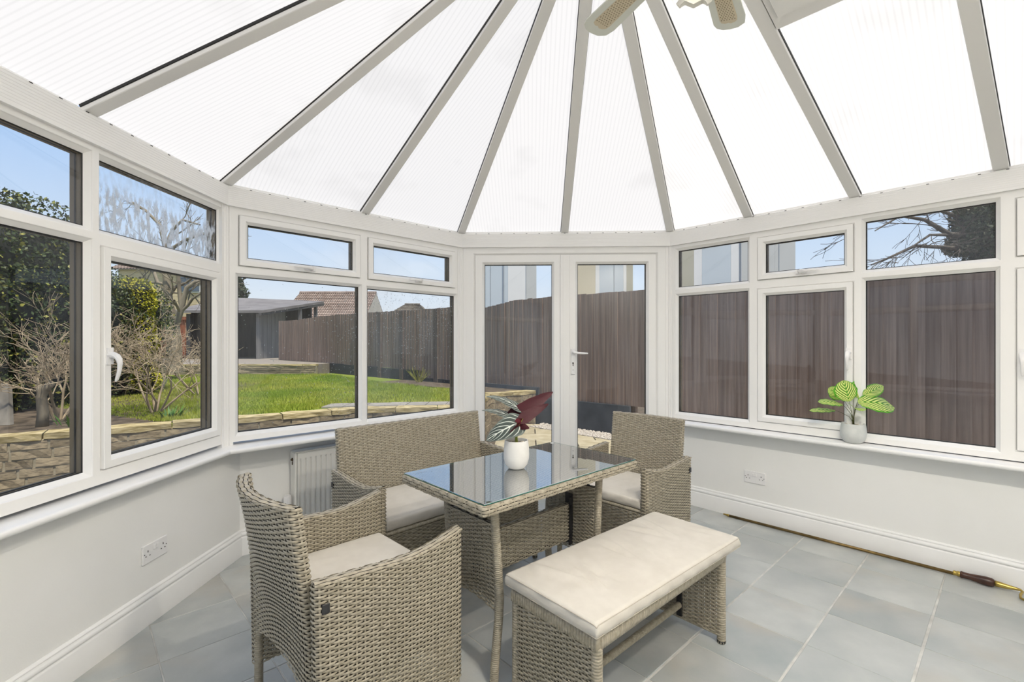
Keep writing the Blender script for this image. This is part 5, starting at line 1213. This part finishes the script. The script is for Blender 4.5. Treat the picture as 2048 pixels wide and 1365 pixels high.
for r in (-13.6, -11.6, -10.3): boxc(r, r+.9, 29.93, 29.99, 1.7, 2.6, 'window', WING, hA)
# cut the left end of its roof back to a sloping verge
ROOFD = noise_mat('dark_moss_tile', (.10, .085, .065), (.17, .15, .12), 3, .85, 6, .2)
house('bungalow', 'dark hip-roofed bungalow seen low over the fence, second roof from the left', -10.6, -6.6, 38, 43, 3.2, 4.65, BEIGE, ROOFD, hip=1.35, rows=10)
house('bungalow', 'brown-roofed bungalow whose ridge just shows over the fence beside the door frame', -7.3, -4.2, 46, 51, 3.6, 4.95, REND, ROOFT, hip=.9, rows=8)
hB = tag(empty('brick_house'), 'beige brick house end wall rising behind the bare tree', 'house')
boxc(-23.5, -17.6, 28, 29.4, -.2, 5.75, 'wall', BEIGE, hB)
for i in range(44): boxc(-23.4, -17.7, 27.975, 28.0, 1.7+i*.092, 1.765+i*.092, 'brick_course', BEIGE, hB)
w_ = boxc(-19.8, -18.5, 27.90, 27.97, 4.3, 5.3, 'window', WHT, hB); boxc(-19.7, -18.6, 27.86, 27.90, 4.38, 5.22, 'window_pane', WING, w_)
P0 = [cw(-23.9, 27.7, 5.7), cw(-17.3, 27.7, 5.7), cw(-17.4, 29.6, 6.6), cw(-23.9, 29.6, 6.6)]; tiled(hB, *P0, 8, ROOFT)
# tall pale blocks behind the right fence: vertical coloured panels
PCR = mat('cream_cladding', (.60, .54, .40), .6); PBL = mat('pale_blue_cladding', (.50, .56, .60), .55); PWH = mat('white_cladding', (.72, .72, .70), .5); PGR = mat('pale_grey_cladding', (.50, .51, .49), .6); PJT = mat('panel_joint', (.30, .33, .36), .6); PTN = mat('olive_grey_cladding', (.42, .40, .31), .6)
def block(label, d, xs, mats_, depth=2.5, top=9.0, joints=(), bars=()):
    b = tag(empty('clad_building'), label, 'building', None)
    for (x0, x1), m in zip(zip(xs[:-1], xs[1:]), mats_):
        r0, r1 = (x0-1024)/938*d, (x1-1024)/938*d; boxc(r0, r1-.004, d, d+depth, -.2, top, 'clad_panel', m, b)
    for x in joints: r = (x-1024)/938*d; boxc(r-.012, r+.012, d-.012, d, -.2, top, 'panel_joint', PJT, b)
    for x in bars: r = (x-1024)/938*d; boxc(r-.02, r+.02, d-.05, d-.01, -.2, top, 'downpipe', PJT, b)
    return b
block('pale blue and cream clad building seen through the left door', 21.0, [905, 981, 1004, 1016, 1052, 1073], [PBL, PBL, PBL, PWH, PGR], joints=(981, 1052), bars=(1007.5,))
block('cream and blue clad building seen through the right door', 23.0, [1118, 1191, 1199, 1229, 1247, 1253, 1266], [PCR, PWH, PBL, PBL, PWH, PTN], joints=(1228,), depth=.6)
block('pale grey clad tower standing behind the fence at the start of the right-hand windows', 19.0, [1345, 1388, 1404, 1462, 1484, 1550, 1591], [PTN, PWH, PBL, PWH, PGR, PGR], joints=(1480, 1558), bars=(1481,), depth=1.2)
# ------------------------------------------------------------------ planting
def leafmat(name, c1, c2, c3=None, tr=.25):
    m = noise_mat(name, c1, c2, 6, .55, 3, 0, spec=.35, c3=c3, lo=.3, hi=.7); N, Lk, B = nodes(m)
    return m
HOL = leafmat('holly_leaf', (.020, .036, .014), (.075, .095, .024), (.040, .065, .018)); YEL = leafmat('golden_conifer_leaf', (.30, .30, .01), (.46, .42, .03)); HOLY = leafmat('yellow_green_leaf', (.15, .17, .02), (.30, .28, .05)); IVY = leafmat('ivy_leaf', (.018, .030, .014), (.05, .07, .028))
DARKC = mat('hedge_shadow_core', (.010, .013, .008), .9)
BARK = noise_mat('pale_grey_bark', (.15, .125, .09), (.27, .235, .17), 8, .85, 6, .3, (1, 1, .4)); TWIG = noise_mat('tan_twig', (.26, .20, .13), (.42, .345, .235), 5, .8, 3, 0); BARKD = noise_mat('dark_bark', (.05, .04, .03), (.10, .085, .07), 8, .85, 6, .2)
def leaf_cloud(n, samp, size, seed, asp=.6):
    r = np.random.default_rng(seed); P, = samp(n, r),; nn = len(P)
    a = r.normal(size=(nn, 3)); a /= np.linalg.norm(a, axis=1)[:, None]; b = np.cross(a, r.normal(size=(nn, 3))); b /= np.linalg.norm(b, axis=1)[:, None]
    s = size*r.uniform(.6, 1.3, nn)[:, None]; V = np.stack([P-a*s, P+b*s*asp, P+a*s, P-b*s*asp], 1).reshape(-1, 3); F = np.arange(4*nn).reshape(-1, 4); return V, F
def to_world(P): return np.stack([P[:, 0]*CA-P[:, 1]*SA, P[:, 0]*SA+P[:, 1]*CA, P[:, 2]], -1)
def blob_samp(blobs, shell=.35):
    w = np.array([b[3]*b[4]+b[4]*b[5]+b[3]*b[5] for b in blobs]); w = w/w.sum()
    def f(n, r):
        k = r.choice(len(blobs), n, p=w); B = np.array(blobs)[k]; d = r.normal(size=(n, 3)); d /= np.linalg.norm(d, axis=1)[:, None]; rad = 1-shell*r.random(n)**1.5
        bump = 1+.10*np.sin(d[:, 0]*9+B[:, 0]*5)*np.sin(d[:, 2]*8+B[:, 1]*3)
        return to_world(B[:, :3]+d*B[:, 3:6]*(rad*bump)[:, None])
    return f
def bush(name, label, cat, blobs, n, size, m, m2=None, frac=0.0, seed=1, core=True, group=None, shell=.35):
    o = tag(empty(name), label, cat, group); V, F = leaf_cloud(int(n*(1-frac)), blob_samp(blobs, shell), size, seed); f = me_obj('foliage', V, F, m, o); f['kind'] = 'stuff'
    if m2: V, F = leaf_cloud(int(n*frac), blob_samp(blobs, .15), size*1.05, seed+50); f = me_obj('young_foliage', V, F, m2, o); f['kind'] = 'stuff'
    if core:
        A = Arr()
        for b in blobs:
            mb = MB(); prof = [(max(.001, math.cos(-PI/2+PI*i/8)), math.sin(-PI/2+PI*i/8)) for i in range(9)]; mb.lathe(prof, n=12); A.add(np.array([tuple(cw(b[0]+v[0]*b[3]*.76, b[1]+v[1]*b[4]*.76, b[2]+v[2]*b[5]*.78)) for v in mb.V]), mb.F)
        A.build('shade_core', [DARKC], o)  # dark solid bodies stand in for the shade among the leaves
    return o
# big clipped holly hedge at the left
bl = []
hr = random.Random(5)
for i in range(9):
    t = i/8; r0 = -6.75-.45*t; d0 = 4.1+4.3*t; top = (3.14, 3.12, 3.14, 3.10, 3.12, 3.10, 2.85, 2.55, 2.40)[i]
    bl += [(r0, d0, 1.0, .85, .75, 1.1), (r0+hr.uniform(-.08, .08), d0, top-.70, .80, .70, .78), (r0+.15, d0+.2, 1.7, .78, .6, .8)]
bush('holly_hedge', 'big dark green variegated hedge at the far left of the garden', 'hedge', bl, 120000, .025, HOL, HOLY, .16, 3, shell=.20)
bl = [(-7.0+.2*i, 5.6+.4*i, 3.10-.03*i, .5, .5, .28) for i in range(3)]
bush('hedge_top', 'loose leafy shoots standing up above the left hedge', 'shrub', bl, 2600, .028, HOL, HOLY, .15, 8, core=False)
bl = [(-6.42+.03*math.sin(i*2), 8.15, 2.20-.22*i, .17+.012*i, .22, .22) for i in range(8)]+[(-6.62, 8.15, 2.30, .22, .2, .14)]
bush('golden_conifer', 'narrow golden-yellow conifer at the right end of the hedge', 'shrub', bl, 9000, .022, YEL, None, 0, 5)
# twiggy bare shrubs
def branch(mb, p, d, L_, r, depth, rn, spread=.6, up=.15, n=3, minr=.0016, taper=.62, seg_=3):
    pts = [p.copy()]; dd = d.copy(); rad = [r]
    for i in range(seg_):
        dd = (dd+Vector((rn.gauss(0, .13), rn.gauss(0, .13), rn.gauss(0, .10)+up*.15))).normalized(); pts.append(pts[-1]+dd*L_/seg_); rad.append(max(minr, r*(1-(1-taper)*(i+1)/seg_)))
    mb.tube(pts, rad, 4 if r < .012 else 7, caps=False)
    if depth <= 0: return
    for k in range(n if depth > 1 else n+1):
        t = rn.uniform(.35, 1.0); i = min(seg_-1, int(t*seg_)); q_ = pts[i].lerp(pts[i+1], t*seg_-i)
        s = Vector((rn.gauss(0, 1), rn.gauss(0, 1), rn.gauss(0, .6)+up)).normalized(); nd = (dd+s*spread).normalized()
        branch(mb, q_, nd, L_*rn.uniform(.55, .85), max(minr, rad[i]*rn.uniform(.5, .7)), depth-1, rn, spread, up, n, minr, taper, seg_)
def shrub(name, label, r, d, z, nst, Lb, r0, depth, seed, lean=(0, 0), spread=.75, n=4, m=TWIG, minr=.0022, up=.15):
    rn = random.Random(seed); o = tag(empty(name, cw(r, d, z)), label, 'shrub'); 
    mb = MB(); 
    for k in range(nst):
        a = 2*PI*k/nst+rn.uniform(-.4, .4); e_ = rn.uniform(.25, 1.1)
        branch(mb, Vector((.05*math.cos(a), .05*math.sin(a), 0)), Vector((math.cos(a)*e_+lean[0], math.sin(a)*e_+lean[1], 1)).normalized(), Lb*rn.uniform(.7, 1.15), r0*rn.uniform(.7, 1), depth, rn, spread, up, n, minr)
    b = mb.build('branches', m, o); b['kind'] = 'stuff'; return o
shrub('bare_shrub', 'bare twiggy shrub rising in front of the left hedge behind the first pane', -5.15, 5.35, LZ, 7, .70, .018, 4, 21, n=3, minr=.0021)
shrub('bare_shrub', 'wide twiggy shrub in front of the golden conifer at the edge of the lawn', -4.55, 6.0, LZ, 7, .56, .016, 4, 33, lean=(.22, .0), n=3, minr=.0021, up=0)
shrub('bare_shrub', 'smaller pale twiggy shrub in front of the grey tree trunk', -5.35, 8.0, LZ, 6, .62, .012, 3, 41, n=2, minr=.0026)
# cut stumps at the foot of the hedge
mb = MB(); p = cw(-4.99, 4.98, LZ-.02); mb.tube([p, p+Vector((.01, 0, .16)), p+Vector((-.01, 0, .33)), p+Vector((.02, .01, .42)), p+Vector((.09, .02, .47))], [.055, .048, .044, .045, .03], 10)
mb.tube([p+Vector((-.01, 0, .33)), p+Vector((-.06, .02, .46))], [.035, .025], 8); tag(mb.build('tree_stump', BARK, None, True), 'cut-back tan stump at the foot of the left shrub', 'stump')
LEAFG = leafmat('bulb_leaf', (.04, .12, .015), (.10, .22, .03))
for i, (r, d, lab) in enumerate(((-4.72, 5.05, 'small green bulb leaves beside the tan stump'), (-4.05, 5.55, 'low leafy green clump on the wall edge below the wide twiggy shrub'))):
    A = Arr(); rn = random.Random(70+i); o = tag(empty('bulb_clump', cw(r, d, LZ)), lab, 'plant', None)
    for k in range(26):
        a = rn.uniform(0, 2*PI); rr = rn.uniform(0, .16); L_ = rn.uniform(.07, .17); mb = MB(); c = Vector((rr*math.cos(a), rr*math.sin(a), 0)); dr = Vector((math.cos(a)*.5, math.sin(a)*.5, 1)).normalized(); s = Vector((-math.sin(a), math.cos(a), 0))*.010
        mb.add([c-s*.5, c+s*.5, c+dr*L_*.5+s, c+dr*L_*.5-s, c+dr*L_+Vector((math.cos(a), math.sin(a), -.3))*.02], [(0, 1, 2, 3), (3, 2, 4)]); A.mb(mb)
    b = A.build('leaves', [LEAFG], o); b['kind'] = 'stuff'
mb = MB(); p = cw(-5.62, 5.0, LZ); mb.add([p+Vector(v) for v in ((-.3, -.1, 0), (.22, .05, 0), (.12, .12, .42), (-.22, 0, .50), (-.3, -.06, 0), (.22, .09, 0), (.12, .16, .42), (-.22, .04, .50))], [(0, 1, 2, 3), (7, 6, 5, 4), (0, 4, 5, 1), (1, 5, 6, 2), (2, 6, 7, 3), (3, 7, 4, 0)]); tag(mb.build('paving_fragment', SLABG), 'broken grey slab leaning at the foot of the left hedge', 'slab')
# bare trees
def tree(name, label, r, d, z, parts, m, seed, twigs=2, tn=3, tl=.7, up=.3, minr=.004, tr=.5):
    rn = random.Random(seed); o = tag(empty(name, cw(r, d, z)), label, 'tree'); org = cw(r, d, z)
    mb = MB(); tw = MB()
    for i, (pts, rad) in enumerate(parts):
        P_ = [cw((px-1024)/938*dd, dd, EYE-(py-687)/938*dd)-org for px, py, dd in pts]; mb.tube(P_, rad, 9, caps=False)
        for j in range(1, len(P_)):
            if i == 0 and j < len(P_)-1: continue
            dd = (P_[j]-P_[j-1]).normalized(); 
            for k in range(tn): branch(tw, P_[j-1].lerp(P_[j], rn.uniform(.3, 1)), (dd+Vector((rn.gauss(0, .8), rn.gauss(0, .8), rn.gauss(0, .5)+up))).normalized(), tl*rn.uniform(.6, 1.2), max(minr, rad[min(j, len(rad)-1)]*tr), twigs, rn, .6, up, 3, minr)
    mb.build('trunk', m, o, True); b = tw.build('twigs', m, o); b['kind'] = 'stuff'; return o
dT = 11.5
tree('bare_tree', 'smooth grey-barked bare tree behind the left casement', -8.3, dT, LZ, [
    ([(348, 745, dT), (349, 690, dT), (345, 650, dT), (337, 610, dT), (335, 575, dT), (331, 530, dT), (333, 505, dT)], [.19, .16, .155, .11, .085, .075, .07]),
    ([(337, 635, dT), (318, 618, dT), (300, 600, dT), (289, 580, dT), (280, 555, dT-.2)], [.09, .06, .05, .04, .03]),
    ([(350, 650, dT), (361, 622, dT), (366, 605, dT), (374, 575, dT), (388, 565, dT), (402, 560, dT+.2)], [.10, .075, .06, .05, .035, .03]),
    ([(362, 608, dT), (359, 585, dT), (357, 550, dT), (362, 520, dT)], [.05, .045, .04, .03]),
    ([(340, 590, dT), (350, 575, dT), (372, 566, dT+.1), (385, 556, dT)], [.045, .04, .03, .025]),
    ([(333, 570, dT), (315, 566, dT), (308, 545, dT), (290, 530, dT), (278, 540, dT)], [.045, .045, .04, .03, .02]),
    ([(360, 625, dT), (375, 612, dT), (385, 598, dT), (397, 590, dT), (404, 585, dT)], [.04, .035, .03, .025, .02]),
    ([(333, 505, dT), (320, 450, dT), (290, 420, dT), (265, 405, dT)], [.06, .04, .03, .02]), ([(333, 505, dT), (345, 460, dT), (365, 440, dT), (400, 450, dT)], [.06, .04, .03, .02]),
    ([(333, 505, dT), (370, 480, dT), (410, 468, dT), (455, 462, dT)], [.045, .035, .022, .012])], BARK, 9, 2, 1, .55, .05, .0045)
dR = 12.0
ivy = tree('ivy_tree', 'bare-branched tree clad in dark ivy behind the right-hand top pane', (1985-1024)/938*dR, dR, -.2, [
    ([(1990, 700, dR), (1978, 560, dR), (1965, 480, dR), (1950, 440, dR), (1930, 400, dR)], [.22, .2, .17, .12, .09]),
    ([(1950, 470, dR), (1900, 470, dR-.2), (1850, 440, dR-.4), (1800, 432, dR-.6), (1750, 462, dR-.8)], [.09, .065, .045, .03, .012]),
    ([(1940, 500, dR), (1890, 495, dR-.2), (1830, 492, dR-.4), (1780, 515, dR-.6), (1742, 530, dR-.7)], [.07, .05, .04, .025, .012]),
    ([(1945, 450, dR), (1905, 430, dR), (1870, 418, dR-.2), (1830, 410, dR-.3)], [.07, .05, .035, .02]),
    ([(1900, 470, dR-.2), (1860, 470, dR-.4), (1815, 500, dR-.5)], [.045, .03, .015])], BARKD, 17, 2, 2, .75, .05, .005, .30)
def px_blob(px, py, d, a, b, c): return ((px-1024)/938*d, d, EYE-(py-687)/938*d, a, b, c)
V, F = leaf_cloud(16000, blob_samp([px_blob(1945, 470, dR, .55, .5, .50), px_blob(1975, 430, dR, .5, .5, .6), px_blob(1935, 430, dR, .35, .4, .3), px_blob(1925, 495, dR, .40, .4, .25), px_blob(1980, 510, dR, .5, .5, .5), px_blob(1990, 570, dR, .5, .5, .7), px_blob(2010, 470, dR, .6, .6, .9)], .9), .055, 6)
f = me_obj('ivy_foliage', V, F, IVY); f.parent = ivy; f.matrix_parent_inverse = Matrix.Translation(-cw((1985-1024)/938*dR, dR, -.2)); f['kind'] = 'stuff'
EVG = leafmat('conifer_leaf', (.03, .045, .03), (.07, .09, .055))
bush('conifer', 'grey-green conifer whose edge shows at the left of the front window', 'tree', [px_blob(462, 588, 26, .95, .6, .75), px_blob(455, 560, 26, .9, .6, .7), px_blob(450, 640, 26, 1.3, .8, 1.2), px_blob(450, 700, 26, 1.0, .8, 1.2)], 7000, .09, EVG, None, 0, 12)
sp_ = shrub('low_yellow_shrub', 'small yellow-green grassy tuft at the foot of the far fence', -2.1, 10.6, LZ, 40, .34, .004, 0, 77, spread=.3, m=HOLY, minr=.003)
# raindrops on the outside of the front panes
DROP = mat('raindrop', (.75, .78, .80), .08, .8)
def drops(k, g, o, n, dens, seed, label_parent):
    rn = random.Random(seed); P = facetP(k); A = Arr(); a, b, d, nn = seg(k); c = 0
    for _ in range(n*6):
        if c >= n: break
        s = rn.uniform(g[0]+.01, g[1]-.01); z = rn.uniform(g[2]+.01, g[3]-.01); u = (s-g[0])/(g[1]-g[0]); v = (z-g[2])/(g[3]-g[2])
        if rn.random() > dens(u, v): continue
        R = rn.uniform(.0011, .0026); p = Vector(P(s, z, o)); x_ = Vector((d.x, d.y, 0)); y_ = Vector((0, 0, 1)); n_ = Vector((nn.x, nn.y, 0)); l = rn.uniform(1, 1.8)
        A.add(np.array([tuple(p+x_*R*math.cos(q_)+y_*R*l*math.sin(q_)) for q_ in [2*PI*j/6 for j in range(6)]]+[tuple(p+n_*R*.7-y_*R*.2)]), [(j, (j+1) % 6, 6) for j in range(6)]+[(5, 4, 3, 2, 1, 0)]); c += 1
    return tag(A.build('raindrops', [DROP]), label_parent, 'raindrops', kind='stuff')
drops(2, (.061, .819, .770, 1.697), .0530, 330, lambda u, v: .06+.9*(max(0, (u-.45)*1.6))*(.3+.7*v), 5, 'raindrops on the outside of the large left front pane')
drops(2, (.888, 1.662, .757, 1.692), .0530, 700, lambda u, v: .05+(.95 if v > .55+.1*math.sin(u*9) else .25 if v > .35 else .02), 6, 'thick raindrops on the outside of the right front pane')
